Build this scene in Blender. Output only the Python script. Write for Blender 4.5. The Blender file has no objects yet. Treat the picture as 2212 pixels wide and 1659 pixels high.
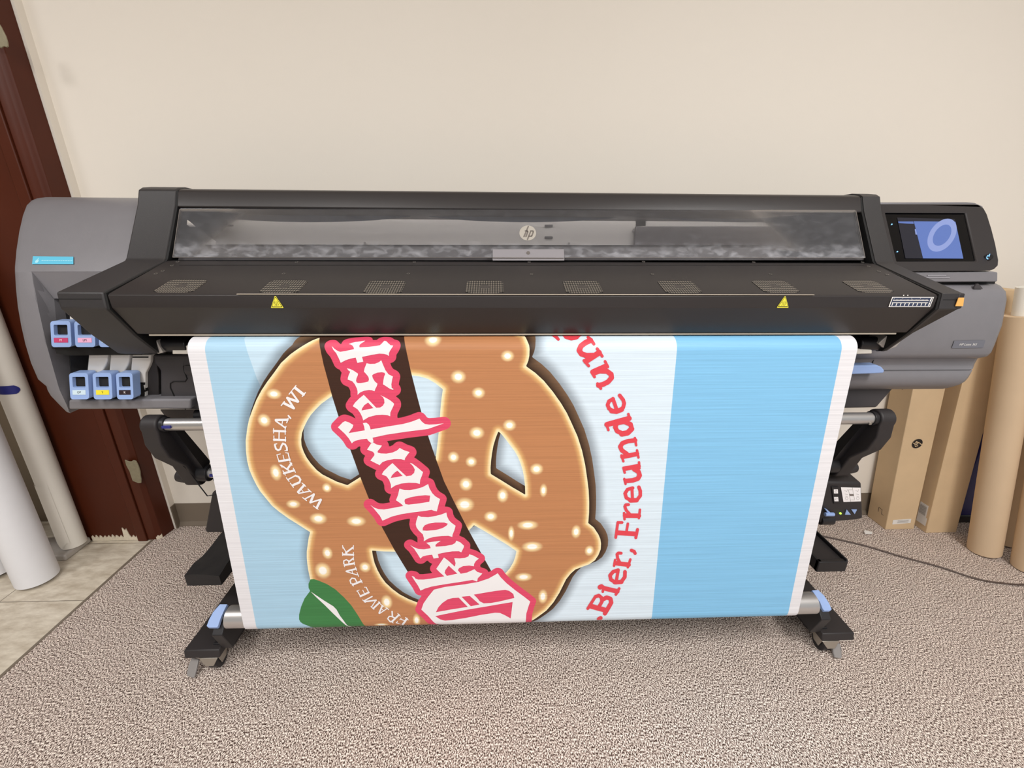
import bpy, bmesh, math, random
import numpy as np
from mathutils import Vector, Matrix
from mathutils.geometry import tessellate_polygon
random.seed(7)

# ------------------------------------------------------------------ camera
CF, CP, CY, CR, CH = 928.1, .3425, .0367, .0064, 1.27
_f = np.array([math.sin(CY)*math.cos(CP), math.cos(CY)*math.cos(CP), -math.sin(CP)])
_r0 = np.array([math.cos(CY), -math.sin(CY), 0.0]); _u0 = np.cross(_r0, _f)
_r = _r0*math.cos(CR)+_u0*math.sin(CR); _u = -_r0*math.sin(CR)+_u0*math.cos(CR)
CO = np.array([0, 0, CH])
cam = bpy.data.cameras.new('camera'); cam_o = bpy.data.objects.new('camera', cam)
bpy.context.scene.collection.objects.link(cam_o)
cam.sensor_width = 36; cam.lens = CF/2212*36; cam.clip_start = .02; cam.clip_end = 50
cam_o.matrix_world = Matrix(((_r[0], _u[0], -_f[0], 0), (_r[1], _u[1], -_f[1], 0), (_r[2], _u[2], -_f[2], CH), (0, 0, 0, 1)))
bpy.context.scene.camera = cam_o

def ray(u, v): return _r*(u-1106)/CF - _u*(v-829.5)/CF + _f
def at(u, v, Y): d = ray(u, v); return tuple(CO+d*(Y/d[1]))
def onz(u, v, Z): d = ray(u, v); return tuple(CO+d*((Z-CH)/d[2]))
def onx(u, v, X): d = ray(u, v); return tuple(CO+d*(X/d[0]))

# ------------------------------------------------------------------ light
sc = bpy.context.scene
w = bpy.data.worlds.new('room_air'); sc.world = w; w.use_nodes = True
w.node_tree.nodes['Background'].inputs[0].default_value = (.99, 1.0, 1.0, 1)
w.node_tree.nodes['Background'].inputs[1].default_value = .30
def area(name, loc, size, power, col, rot=(0, 0, 0)):
    l = bpy.data.lights.new(name, 'AREA'); l.shape = 'RECTANGLE'; l.size, l.size_y = size
    l.energy = power; l.color = col
    o = bpy.data.objects.new(name, l); sc.collection.objects.link(o); o.location = loc; o.rotation_euler = rot
area('ceiling_troffer', (-.95, -.55, 2.72), (.6, 1.2), 22, (1, .985, .965))
area('ceiling_troffer', (1.35, -.55, 2.72), (.6, 1.2), 37, (1, .985, .965))
area('ceiling_troffer', (.2, -2.1, 2.72), (1.8, .6), 30, (1, .985, .965))
area('passage_fill', (-2.4, -.1, 2.72), (.6, .6), 15, (1, .985, .98))  # unseen fill light, added to brighten the rolls in the doorway
area('print_zone_fill', (.09, 1.343, 1.309), (1.8, .012), 2.6, (1, .97, .93), (math.radians(30), 0, 0))  # fill light added inside the printer to brighten the panel behind the window
sc.view_settings.view_transform = 'Standard'; sc.view_settings.look = 'None'
sc.view_settings.gamma = 1; sc.view_settings.use_curve_mapping = False
sc.view_settings.exposure = 0.58

# ------------------------------------------------------------------ materials
def lin(c):
    return tuple((x/255/12.92 if x/255 <= .04045 else ((x/255+.055)/1.055)**2.4) for x in c)
def mat(name, rgb, rough=.5, metal=0, spec=.5, emit=None, es=1, bump=0, bscale=400, var=0, vscale=30):
    m = bpy.data.materials.new(name); m.use_nodes = True
    nt = m.node_tree; b = nt.nodes['Principled BSDF']
    c = lin(rgb)
    b.inputs['Base Color'].default_value = (*c, 1); b.inputs['Roughness'].default_value = rough
    b.inputs['Metallic'].default_value = metal; b.inputs['Specular IOR Level'].default_value = spec
    if emit: b.inputs['Emission Color'].default_value = (*lin(emit), 1); b.inputs['Emission Strength'].default_value = es
    if bump or var:
        tc = nt.nodes.new('ShaderNodeTexCoord')
    if var:
        n = nt.nodes.new('ShaderNodeTexNoise'); n.inputs['Scale'].default_value = vscale; n.inputs['Detail'].default_value = 5
        nt.links.new(tc.outputs['Object'], n.inputs['Vector'])
        mx = nt.nodes.new('ShaderNodeMix'); mx.data_type = 'RGBA'
        mx.inputs[6].default_value = (*[x*(1-var) for x in c], 1); mx.inputs[7].default_value = (*[min(1, x*(1+var)) for x in c], 1)
        nt.links.new(n.outputs['Fac'], mx.inputs[0]); nt.links.new(mx.outputs[2], b.inputs['Base Color'])
    if bump:
        n = nt.nodes.new('ShaderNodeTexNoise'); n.inputs['Scale'].default_value = bscale
        nt.links.new(tc.outputs['Object'], n.inputs['Vector'])
        bp = nt.nodes.new('ShaderNodeBump'); bp.inputs['Strength'].default_value = bump; bp.inputs['Distance'].default_value = .001
        nt.links.new(n.outputs['Fac'], bp.inputs['Height']); nt.links.new(bp.outputs[0], b.inputs['Normal'])
    return m
M = {}
M['grey'] = mat('grey_plastic', (126, 124, 128), .42, bump=.25, bscale=900, var=.05)
M['greydk'] = mat('dark_grey_plastic', (70, 67, 69), .5, spec=.3, bump=.2, bscale=900)
M['char'] = mat('charcoal_metal', (46, 42, 42), .42, spec=.5, bump=.15, bscale=900, var=.08, vscale=6)
M['capm'] = mat('cap_plastic', (50, 48, 49), .45, spec=.5, bump=.3, bscale=900, var=.06, vscale=12)
M['blk'] = mat('black_plastic', (30, 29, 32), .4)
M['blk2'] = mat('matt_black_metal', (44, 40, 41), .55, bump=.2, bscale=700)
M['void'] = mat('shadow_gap_black', (12, 11, 12), .7)
M['alu'] = mat('brushed_aluminium', (205, 203, 202), .35, .85)
M['lip_highlight'] = mat('pale_lip_and_highlight', (190, 180, 165), .4, .3)
M['steel'] = mat('zinc_steel', (178, 172, 162), .35, .8)
M['inner'] = mat('satin_steel_panel', (188, 182, 176), .42, .2, var=.05, vscale=5)
M['innerdk'] = mat('dark_inner_metal', (70, 65, 66), .5, var=.15, vscale=14)
M['blue'] = mat('pale_blue_plastic', (150, 176, 224), .4)
M['white'] = mat('white_plastic', (236, 233, 228), .45)
M['paperwhite'] = mat('white_paper', (236, 236, 240), .6, var=.02)
M['cream'] = mat('cream_paper', (240, 235, 225), .6, var=.04, vscale=8)
M['ink'] = mat('black_ink', (24, 20, 20), .6)
M['screw'] = mat('screw_steel', (150, 145, 140), .35, .8)
M['yellow'] = mat('warning_yellow', (233, 224, 70), .45)
M['cyan'] = mat('cyan_sticker', (92, 190, 222), .4)
M['cyanlt'] = mat('cyan_sticker_print', (170, 226, 240), .4)
M['label'] = mat('badge_grey', (112, 113, 122), .35)
M['orange'] = mat('orange_tag', (240, 178, 96), .5)
M['navy'] = mat('navy_label', (50, 60, 86), .5)
M['tape'] = mat('blue_tape', (38, 42, 128), .5)
M['darkblue'] = mat('dark_blue_plastic', (14, 16, 104), .35)
M['kraft'] = mat('kraft_cardboard', (216, 188, 150), .75, var=.07, vscale=14, bump=.2, bscale=500)
M['kraftroll'] = mat('kraft_paper', (214, 188, 156), .7, var=.05, vscale=9)
M['rubber'] = mat('black_rubber', (34, 33, 35), .5, bump=.5, bscale=60)
M['gled'] = mat('green_led', (160, 220, 60), .4, emit=(150, 230, 60), es=1.5)
M['bled'] = mat('blue_led', (120, 190, 255), .4, emit=(120, 180, 255), es=1.2)
M['taupe'] = mat('taupe_vinyl', (122, 110, 96), .5, var=.06, vscale=10)
M['dwood'] = mat('dark_red_wood', (78, 32, 14), .45, spec=.3, var=.16, vscale=7)
M['plaster'] = mat('broken_plaster', (226, 214, 192), .9, bump=1, bscale=120, var=.2, vscale=120)
M['putty'] = mat('painted_hinge_metal', (150, 142, 118), .5, .4, var=.2, vscale=90)
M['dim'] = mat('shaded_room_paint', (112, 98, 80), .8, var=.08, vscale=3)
M['cable'] = mat('brown_cable', (84, 68, 60), .5)
M['ceil'] = mat('ceiling_tile', (225, 222, 215), .9)
M['silverlogo'] = mat('silver_emblem', (196, 190, 180), .35, .3)
M['logogrey'] = mat('emblem_letters', (120, 112, 106), .5)
for k, c in (('c_m', (196, 62, 110)), ('c_lm', (240, 178, 212)), ('c_op', (206, 226, 236)), ('c_y', (238, 222, 52)), ('c_k', (40, 24, 32)), ('c_w', (250, 246, 246))):
    M[k] = mat('ink_label_'+k[2:], c, .5)

def wallmat():
    m = mat('cream_wall_paint', (238, 231, 219), .75); nt = m.node_tree; b = nt.nodes['Principled BSDF']
    tc = nt.nodes.new('ShaderNodeTexCoord')
    n = nt.nodes.new('ShaderNodeTexNoise'); n.inputs['Scale'].default_value = 1.6; n.inputs['Detail'].default_value = 3
    nt.links.new(tc.outputs['Object'], n.inputs['Vector'])
    mx = nt.nodes.new('ShaderNodeMix'); mx.data_type = 'RGBA'
    mx.inputs[6].default_value = (*lin((237, 229, 217)), 1); mx.inputs[7].default_value = (*lin((241, 234, 223)), 1)
    nt.links.new(n.outputs['Fac'], mx.inputs[0])
    # sparse scuff marks
    n2 = nt.nodes.new('ShaderNodeTexNoise'); n2.inputs['Scale'].default_value = 9; n2.inputs['Detail'].default_value = 2
    nt.links.new(tc.outputs['Object'], n2.inputs['Vector'])
    r = nt.nodes.new('ShaderNodeValToRGB'); r.color_ramp.elements[0].position = .92; r.color_ramp.elements[1].position = .96
    nt.links.new(n2.outputs['Fac'], r.inputs[0])
    m2 = nt.nodes.new('ShaderNodeMix'); m2.data_type = 'RGBA'; m2.inputs[7].default_value = (*lin((236, 228, 216)), 1)
    nt.links.new(r.outputs[0], m2.inputs[0]); nt.links.new(mx.outputs[2], m2.inputs[6]); nt.links.new(m2.outputs[2], b.inputs['Base Color'])
    n3 = nt.nodes.new('ShaderNodeTexNoise'); n3.inputs['Scale'].default_value = 260
    nt.links.new(tc.outputs['Object'], n3.inputs['Vector'])
    bp = nt.nodes.new('ShaderNodeBump'); bp.inputs['Strength'].default_value = .12; bp.inputs['Distance'].default_value = .001
    nt.links.new(n3.outputs['Fac'], bp.inputs['Height']); nt.links.new(bp.outputs[0], b.inputs['Normal'])
    return m
M['wall'] = wallmat()

def carpetmat():
    m = mat('tweed_carpet', (150, 130, 115), .95, spec=.1); nt = m.node_tree; b = nt.nodes['Principled BSDF']
    tc = nt.nodes.new('ShaderNodeTexCoord')
    mp = nt.nodes.new('ShaderNodeMapping'); mp.inputs['Scale'].default_value = (1.0, .62, 1)
    nt.links.new(tc.outputs['Object'], mp.inputs[0])
    n = nt.nodes.new('ShaderNodeTexNoise'); n.inputs['Scale'].default_value = 330; n.inputs['Detail'].default_value = 2; n.inputs['Roughness'].default_value = .65
    nt.links.new(mp.outputs[0], n.inputs['Vector'])
    r = nt.nodes.new('ShaderNodeValToRGB'); e = r.color_ramp.elements
    e[0].position = .40; e[0].color = (*lin((60, 43, 36)), 1); e[1].position = .59; e[1].color = (*lin((255, 244, 234)), 1)
    x = r.color_ramp.elements.new(.5); x.color = (*lin((176, 156, 145)), 1)
    nt.links.new(n.outputs['Fac'], r.inputs[0])
    n2 = nt.nodes.new('ShaderNodeTexNoise'); n2.inputs['Scale'].default_value = 14; n2.inputs['Detail'].default_value = 4
    nt.links.new(tc.outputs['Object'], n2.inputs['Vector'])
    mm = nt.nodes.new('ShaderNodeMapRange'); mm.inputs['To Min'].default_value = .86; mm.inputs['To Max'].default_value = 1.12
    nt.links.new(n2.outputs['Fac'], mm.inputs[0])
    mul = nt.nodes.new('ShaderNodeVectorMath'); mul.operation = 'SCALE'
    nt.links.new(r.outputs[0], mul.inputs[0]); nt.links.new(mm.outputs[0], mul.inputs['Scale'])
    nt.links.new(mul.outputs[0], b.inputs['Base Color'])
    bp = nt.nodes.new('ShaderNodeBump'); bp.inputs['Strength'].default_value = .5; bp.inputs['Distance'].default_value = .002
    nt.links.new(n.outputs['Fac'], bp.inputs['Height']); nt.links.new(bp.outputs[0], b.inputs['Normal'])
    return m
M['carpet'] = carpetmat()

def tilemat():
    m = mat('beige_vinyl_tile', (200, 188, 168), .45); nt = m.node_tree; b = nt.nodes['Principled BSDF']
    tc = nt.nodes.new('ShaderNodeTexCoord')
    mp = nt.nodes.new('ShaderNodeMapping'); mp.inputs['Scale'].default_value = (14, 34, 1); mp.inputs['Rotation'].default_value = (0, 0, .3)
    nt.links.new(tc.outputs['Object'], mp.inputs[0])
    n = nt.nodes.new('ShaderNodeTexNoise'); n.inputs['Scale'].default_value = 1; n.inputs['Detail'].default_value = 7; n.inputs['Roughness'].default_value = .62
    nt.links.new(mp.outputs[0], n.inputs['Vector'])
    r = nt.nodes.new('ShaderNodeValToRGB'); e = r.color_ramp.elements
    e[0].position = .3; e[0].color = (*lin((184, 170, 150)), 1); e[1].position = .7; e[1].color = (*lin((232, 223, 206)), 1)
    nt.links.new(n.outputs['Fac'], r.inputs[0])
    br = nt.nodes.new('ShaderNodeTexBrick'); br.offset = 0
    br.inputs['Scale'].default_value = 1; br.inputs['Brick Width'].default_value = .305; br.inputs['Row Height'].default_value = .305
    br.inputs['Mortar Size'].default_value = .0013; br.inputs['Mortar Smooth'].default_value = .1
    mp2 = nt.nodes.new('ShaderNodeMapping'); mp2.inputs['Location'].default_value = (1.494+.305*5, TILE_OFF, 0)
    nt.links.new(tc.outputs['Object'], mp2.inputs[0]); nt.links.new(mp2.outputs[0], br.inputs['Vector'])
    mx = nt.nodes.new('ShaderNodeMix'); mx.data_type = 'RGBA'; mx.inputs[7].default_value = (*lin((104, 92, 76)), 1)
    nt.links.new(br.outputs['Fac'], mx.inputs[0]); nt.links.new(r.outputs[0], mx.inputs[6]); nt.links.new(mx.outputs[2], b.inputs['Base Color'])
    return m
_seam = onz(90, 1298, 0)[1]
TILE_OFF = .305*10 - _seam
M['tile'] = tilemat()

def ventmat():
    m = mat('perforated_metal', (90, 84, 80), .4); nt = m.node_tree; b = nt.nodes['Principled BSDF']
    tc = nt.nodes.new('ShaderNodeTexCoord'); sp = nt.nodes.new('ShaderNodeSeparateXYZ'); nt.links.new(tc.outputs['Object'], sp.inputs[0])
    prod = None
    outs = []
    for ax in (0, 1):
        k = nt.nodes.new('ShaderNodeMath'); k.operation = 'MULTIPLY'; k.inputs[1].default_value = 2*math.pi/(.0056 if ax == 0 else .011)
        nt.links.new(sp.outputs[ax], k.inputs[0])
        s = nt.nodes.new('ShaderNodeMath'); s.operation = 'SINE'; nt.links.new(k.outputs[0], s.inputs[0]); outs.append(s)
    ad = nt.nodes.new('ShaderNodeMath'); ad.operation = 'ADD'; nt.links.new(outs[0].outputs[0], ad.inputs[0]); nt.links.new(outs[1].outputs[0], ad.inputs[1])
    g = nt.nodes.new('ShaderNodeMapRange'); g.inputs['From Min'].default_value = -.5; g.inputs['From Max'].default_value = .1
    nt.links.new(ad.outputs[0], g.inputs[0])
    # solid hub in the middle
    ln = nt.nodes.new('ShaderNodeVectorMath'); ln.operation = 'LENGTH'; nt.links.new(tc.outputs['Object'], ln.inputs[0])
    hb = nt.nodes.new('ShaderNodeMapRange'); hb.inputs['From Min'].default_value = .011; hb.inputs['From Max'].default_value = .014; hb.inputs['To Min'].default_value = 0; hb.inputs['To Max'].default_value = 1
    nt.links.new(ln.outputs['Value'], hb.inputs[0])
    mx = nt.nodes.new('ShaderNodeMix'); mx.data_type = 'RGBA'
    mx.inputs[6].default_value = (*lin((124, 116, 106)), 1); mx.inputs[7].default_value = (*lin((16, 15, 15)), 1)
    nt.links.new(g.outputs[0], mx.inputs[0])
    m2 = nt.nodes.new('ShaderNodeMix'); m2.data_type = 'RGBA'; m2.inputs[6].default_value = (*lin((66, 61, 58)), 1)
    nt.links.new(hb.outputs[0], m2.inputs[0]); nt.links.new(mx.outputs[2], m2.inputs[7]); nt.links.new(m2.outputs[2], b.inputs['Base Color'])
    return m
M['vent'] = ventmat()

def glassmat():
    m = bpy.data.materials.new('smudged_window_glass'); m.use_nodes = True; nt = m.node_tree; nt.nodes.clear()
    o = nt.nodes.new('ShaderNodeOutputMaterial'); t = nt.nodes.new('ShaderNodeBsdfTransparent'); t.inputs[0].default_value = (.92, .92, .93, 1)
    g = nt.nodes.new('ShaderNodeBsdfGlossy'); g.inputs['Roughness'].default_value = .06
    d = nt.nodes.new('ShaderNodeBsdfDiffuse'); d.inputs[0].default_value = (.7, .7, .74, 1)
    f = nt.nodes.new('ShaderNodeFresnel'); f.inputs[0].default_value = 1.45
    a = nt.nodes.new('ShaderNodeMixShader'); nt.links.new(f.outputs[0], a.inputs[0]); nt.links.new(t.outputs[0], a.inputs[1]); nt.links.new(g.outputs[0], a.inputs[2])
    tc = nt.nodes.new('ShaderNodeTexCoord'); mp = nt.nodes.new('ShaderNodeMapping'); mp.inputs['Scale'].default_value = (24, 40, 40)
    nt.links.new(tc.outputs['Object'], mp.inputs[0])
    n = nt.nodes.new('ShaderNodeTexNoise'); n.inputs['Scale'].default_value = 1.6; n.inputs['Detail'].default_value = 6; n.inputs['Distortion'].default_value = .5
    nt.links.new(mp.outputs[0], n.inputs['Vector'])
    sp = nt.nodes.new('ShaderNodeSeparateXYZ'); nt.links.new(tc.outputs['Object'], sp.inputs[0])
    low = nt.nodes.new('ShaderNodeMapRange'); low.inputs['From Min'].default_value = 1.245; low.inputs['From Max'].default_value = 1.215
    low.inputs['To Min'].default_value = .03; low.inputs['To Max'].default_value = .34
    nt.links.new(sp.outputs[2], low.inputs[0])
    ra = nt.nodes.new('ShaderNodeMapRange'); ra.inputs['From Min'].default_value = .45; ra.inputs['From Max'].default_value = .8; ra.inputs['To Min'].default_value = .1; ra.inputs['To Max'].default_value = .9
    nt.links.new(n.outputs['Fac'], ra.inputs[0])
    mu = nt.nodes.new('ShaderNodeMath'); mu.operation = 'MULTIPLY'; nt.links.new(low.outputs[0], mu.inputs[0]); nt.links.new(ra.outputs[0], mu.inputs[1])
    ad = nt.nodes.new('ShaderNodeMath'); ad.operation = 'ADD'; ad.inputs[1].default_value = .03; nt.links.new(mu.outputs[0], ad.inputs[0])
    b = nt.nodes.new('ShaderNodeMixShader'); nt.links.new(ad.outputs[0], b.inputs[0]); nt.links.new(a.outputs[0], b.inputs[1]); nt.links.new(d.outputs[0], b.inputs[2])
    nt.links.new(b.outputs[0], o.inputs[0]); return m
M['glass'] = glassmat()
M['tab'] = mat('grey_acrylic', (150, 146, 150), .3)

# ------------------------------------------------------------------ mesh builder
class MB:
    def __init__(s): s.v = []; s.f = []; s.m = []
    def add(s, vs, fs, mi=0):
        n = len(s.v); s.v += [tuple(map(float, p)) for p in vs]; s.f += [tuple(i+n for i in f) for f in fs]; s.m += [mi]*len(fs); return s
    def box(s, x0, x1, y0, y1, z0, z1, mi=0):
        return s.add([(x, y, z) for x in (x0, x1) for y in (y0, y1) for z in (z0, z1)],
            [(0, 1, 3, 2), (4, 6, 7, 5), (0, 4, 5, 1), (2, 3, 7, 6), (0, 2, 6, 4), (1, 5, 7, 3)], mi)
    def ext(s, pts, d, mi=0):      # closed prism: polygon pts swept by vector d
        n = len(pts); d = np.array(d)
        vs = [tuple(p) for p in pts]+[tuple(np.array(p)+d) for p in pts]
        return s.add(vs, [tuple(range(n)), tuple(range(2*n-1, n-1, -1))]+[(i, i+n, (i+1) % n+n, (i+1) % n) for i in range(n)], mi)
    def pxy(s, pts, Y, depth, mi=0):   # polygon given where it is seen, on the plane y=Y, swept back
        return s.ext([at(u, v, Y) for u, v in pts], (0, depth, 0), mi)
    def prof(s, yz, x0, x1, mi=0):
        return s.ext([(x0, y, z) for y, z in yz], (x1-x0, 0, 0), mi)
    def cyl(s, p0, p1, r, seg=20, r1=None, mi=0, caps=True):
        p0, p1 = np.array(p0, float), np.array(p1, float); r1 = r if r1 is None else r1
        d = (p1-p0)/np.linalg.norm(p1-p0); a = np.cross(d, [0, 0, 1] if abs(d[2]) < .9 else [1, 0, 0]); a /= np.linalg.norm(a); b = np.cross(d, a)
        vs = [p0+r*(a*math.cos(t)+b*math.sin(t)) for t in np.linspace(0, 2*math.pi, seg, False)]
        vs += [p1+r1*(a*math.cos(t)+b*math.sin(t)) for t in np.linspace(0, 2*math.pi, seg, False)]
        fs = [(i, (i+1) % seg, (i+1) % seg+seg, i+seg) for i in range(seg)]
        if caps: fs += [tuple(range(seg-1, -1, -1)), tuple(range(seg, 2*seg))]
        return s.add(vs, fs, mi)
    def tube(s, path, r, seg=10, mi=0):
        P = [np.array(p, float) for p in path]; vs = []; n = len(P)
        up = np.array([0.13, .21, 1.0])
        for i, p in enumerate(P):
            d = P[min(i+1, n-1)]-P[max(i-1, 0)]; d /= np.linalg.norm(d); a = np.cross(d, up); a /= np.linalg.norm(a); b = np.cross(d, a)
            vs += [p+r*(a*math.cos(t)+b*math.sin(t)) for t in np.linspace(0, 2*math.pi, seg, False)]
        fs = [(i*seg+j, i*seg+(j+1) % seg, (i+1)*seg+(j+1) % seg, (i+1)*seg+j) for i in range(n-1) for j in range(seg)]
        fs += [tuple(range(seg-1, -1, -1)), tuple(range((n-1)*seg, n*seg))]
        return s.add(vs, fs, mi)
    def hollow(s, p0, p1, r, ri, seg=32, mi=0):
        p0, p1 = np.array(p0, float), np.array(p1, float)
        d = (p1-p0)/np.linalg.norm(p1-p0); a = np.cross(d, [1, 0, 0] if abs(d[0]) < .9 else [0, 0, 1]); a /= np.linalg.norm(a); b = np.cross(d, a)
        vs = []
        for p, q in ((p0, r), (p1, r), (p1, ri), (p0, ri)):
            vs += [p+q*(a*math.cos(t)+b*math.sin(t)) for t in np.linspace(0, 2*math.pi, seg, False)]
        fs = [((k*seg+i), (k*seg+(i+1) % seg), (((k+1) % 4)*seg+(i+1) % seg), (((k+1) % 4)*seg+i)) for k in range(4) for i in range(seg)]
        return s.add(vs, fs, mi)
    def holed(s, outer, holes, d, mi=0):   # 3d outline with holes swept by d
        d = np.array(d); loops = [outer]+holes
        tri = tessellate_polygon([[Vector(p) for p in l] for l in loops])
        fl = [tuple(p) for l in loops for p in l]; n = len(fl)
        fs = [tuple(t) for t in tri]+[tuple(i+n for i in reversed(t)) for t in tri]; k = 0
        for l in loops:
            m_ = len(l); fs += [(k+i, k+(i+1) % m_, k+(i+1) % m_+n, k+i+n) for i in range(m_)]; k += m_
        return s.add(fl+[tuple(np.array(p)+d) for p in fl], fs, mi)
    def build(s, name, mats, parent=None, bevel=0, seg=2, smooth=False, angle=35, origin=None):
        me = bpy.data.meshes.new(name)
        o = np.array(origin if origin is not None else (0, 0, 0), float)
        me.from_pydata([tuple(np.array(p)-o) for p in s.v], [], s.f); me.update()
        if not isinstance(mats, (list, tuple)): mats = [mats]
        for m_ in mats: me.materials.append(M[m_] if isinstance(m_, str) else m_)
        me.polygons.foreach_set('material_index', s.m)
        bm = bmesh.new(); bm.from_mesh(me); bmesh.ops.recalc_face_normals(bm, faces=bm.faces); bm.to_mesh(me); bm.free()
        ob = bpy.data.objects.new(name, me); sc.collection.objects.link(ob)
        if origin is not None: ob.location = tuple(o)
        if bevel:
            b = ob.modifiers.new('bevel', 'BEVEL'); b.width = bevel; b.segments = seg; b.limit_method = 'ANGLE'; b.angle_limit = math.radians(28); b.harden_normals = False
        if smooth or bevel:
            for p in me.polygons: p.use_smooth = True
            me.set_sharp_from_angle(angle=math.radians(angle)) if hasattr(me, 'set_sharp_from_angle') else None
        if parent: attach(ob, parent)
        return ob
def attach(ob, parent):
    bpy.context.view_layer.update()
    ob.parent = parent; ob.matrix_parent_inverse = parent.matrix_world.inverted()
def thing(name, loc, label, cat, group=None):
    o = bpy.data.objects.new(name, None); sc.collection.objects.link(o); o.location = loc; o.empty_display_size = .05
    tag(o, label, cat, group); bpy.context.view_layer.update(); return o
def tag(o, label, cat, group=None):
    o['label'] = label; o['category'] = cat
    if group: o['group'] = group
    return o
def struct(o): o['kind'] = 'structure'; return o
def lab(o, s): o['label'] = s; return o
def capsule(mb, pts, wd, place, mi=0, seg=8):
    """thick stroke with round ends through 2d points; place maps 2d -> 3d"""
    for (x0, y0), (x1, y1) in zip(pts[:-1], pts[1:]):
        a = math.atan2(y1-y0, x1-x0); r = wd/2; P = []
        for k in range(seg+1): t = a+math.pi/2+math.pi*k/seg; P.append((x0+r*math.cos(t), y0+r*math.sin(t)))
        for k in range(seg+1): t = a-math.pi/2+math.pi*k/seg; P.append((x1+r*math.cos(t), y1+r*math.sin(t)))
        mb.add([place(*p) for p in P], [tuple(range(len(P)))], mi)
def text_mesh(mb, s, o, ex, ey, h, mi=0, sp=1.0, shear=0, center=True):
    """lettering laid out from point o along ex with up ey, letter height h"""
    c = bpy.data.curves.new('t', 'FONT'); c.body = s; c.size = 1; c.space_character = sp; c.shear = shear; c.resolution_u = 3
    if center: c.align_x = 'CENTER'; c.align_y = 'CENTER'
    to = bpy.data.objects.new('t', c); sc.collection.objects.link(to); bpy.context.view_layer.update()
    me = bpy.data.meshes.new_from_object(to.evaluated_get(bpy.context.evaluated_depsgraph_get()))
    o, ex, ey = np.array(o), np.array(ex), np.array(ey)
    mb.add([o+ex*(v.co.x*h*1.38)+ey*(v.co.y*h*1.38) for v in me.vertices], [tuple(p.vertices) for p in me.polygons], mi)
    bpy.data.objects.remove(to); bpy.data.meshes.remove(me); bpy.data.curves.remove(c)
def hp_logo(mb, o, ex, ey, r, n, mdisc, mlet):
    """round emblem with slanted h and p; n = outward normal"""
    o, ex, ey, n = map(np.array, (o, ex, ey, n))
    T = np.linspace(0, 2*math.pi, 40, False)
    ring = [o+r*(ex*math.cos(t)+ey*math.sin(t)) for t in T]
    mb.ext(ring, n*.0008, mdisc)
    pl = lambda x, y: o+n*.0012+r*(ex*x+ey*y)
    for p in ([(.06, .86), (-.46, -.5)], [(-.3, .26), (-.06, .26), (0, .14), (-.22, -.5)], [(.36, .26), (-.04, -.88)], [(.36, .26), (.62, .26), (.66, .14), (.5, -.34), (.42, -.44), (.16, -.44)]):
        capsule(mb, p, .17, pl, mlet, 4)

# ------------------------------------------------------------------ the room
WY = 1.68; WX = -1.444; CX = -1.494
FB = -.6
o = MB().box(WX-.02, 4.2, WY, WY+.12, 0, 2.75).build('wall_back', 'wall'); struct(o)
o = MB().box(-1.885, WX, 1.652, WY+.12, 0, 2.75).build('wall_left', 'wall'); struct(o)
o = MB().box(CX, 4.2, -4.5, WY, -.02, 0).build('floor', 'carpet'); struct(o)
mb = MB().box(-3.4, CX, -2.6, 2.4, -.02, -.002); mb.box(CX-.006, CX+.004, -2.6, 1.58, -.02, .0015, 1)
o = mb.build('floor_tile', ['tile', 'taupe']); struct(o)
o = MB().box(-3.4, 4.2, -2.6, 2.4, 2.75, 2.8).build('ceiling', 'ceil'); struct(o)
o = MB().box(-3.4, -3.3, -2.6, 2.4, 0, 2.75).build('wall_passage', 'dim'); struct(o)
o = MB().box(-3.3, -1.87, 1.72, 1.8, 0, 2.75).build('wall_passage_end', 'dim'); struct(o)
mb = MB(); mb.prof([(WY, 0), (WY, .114), (WY-.003, .114), (WY-.0045, .02), (WY-.014, .004), (WY-.014, 0)], WX, 4.2)
struct(mb.build('baseboard_back', 'taupe'))
struct(MB().box(WX-.001, WX+.004, 1.652, WY, 0, .114).build('baseboard_left', 'taupe'))
# marks on the paint
mb = MB()
for u, v, a, b in ((155, 70, 4, 9), (395, 160, 2, 5), (1952, 362, 1.2, 4.5), (2098, 362, 1, 4), (1888, 243, 3, 2)):
    p = at(u, v, WY-.001); k = WY/940
    mb.add([(p[0]+a*k*math.cos(t), p[1], p[2]+b*k*math.sin(t)) for t in np.linspace(0, 6.28, 9)[:-1]], [tuple(range(8))])

# door frame: jamb seen end-on, stop strip and casing on the left
dr = bpy.data.objects.new('door_1', None); sc.collection.objects.link(dr); dr.location = (-1.48, 1.6, 0); struct(dr); bpy.context.view_layer.update()
JY = 1.582
MB().box(-1.885, -1.545, JY, JY+.04, 0, 2.75).build('door_jamb', 'dwood', dr, .002)
mb = MB(); mb.box(-1.55, -1.512, JY-.012, JY+.04, 0, 2.75)
mb.build('door_stop', 'dwood', dr, .003)
mb = MB(); mb.ext([(-1.512, JY-.004, 0), (-1.478, JY, 0), (-1.462, JY+.012, 0), (-1.452, 1.652, 0), (-1.512, 1.652, 0)], (0, 0, 2.75))
mb.build('door_casing', 'dwood', dr, .002)
for (u0, v0, hk) in ((290, 1018, 1), (2, 78, .55)):
    p = at(u0, v0, JY-.013)
    mb = MB(); c = []
    for k in range(16):
        t = k/16*2*math.pi; rr = 1+.12*math.sin(3*t+v0)+.08*math.cos(5*t)
        c.append((p[0]+.021*hk*rr*max(-1, min(1, 1.3*math.cos(t))), JY-.0135, p[2]+.05*hk*rr*max(-1, min(1, 1.3*math.sin(t)))))
    mb.ext(c, (0, .004, 0)); lab(mb.build('hinge_leaf', 'putty', dr, .001), 'paint-smeared metal hinge leaf')
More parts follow.
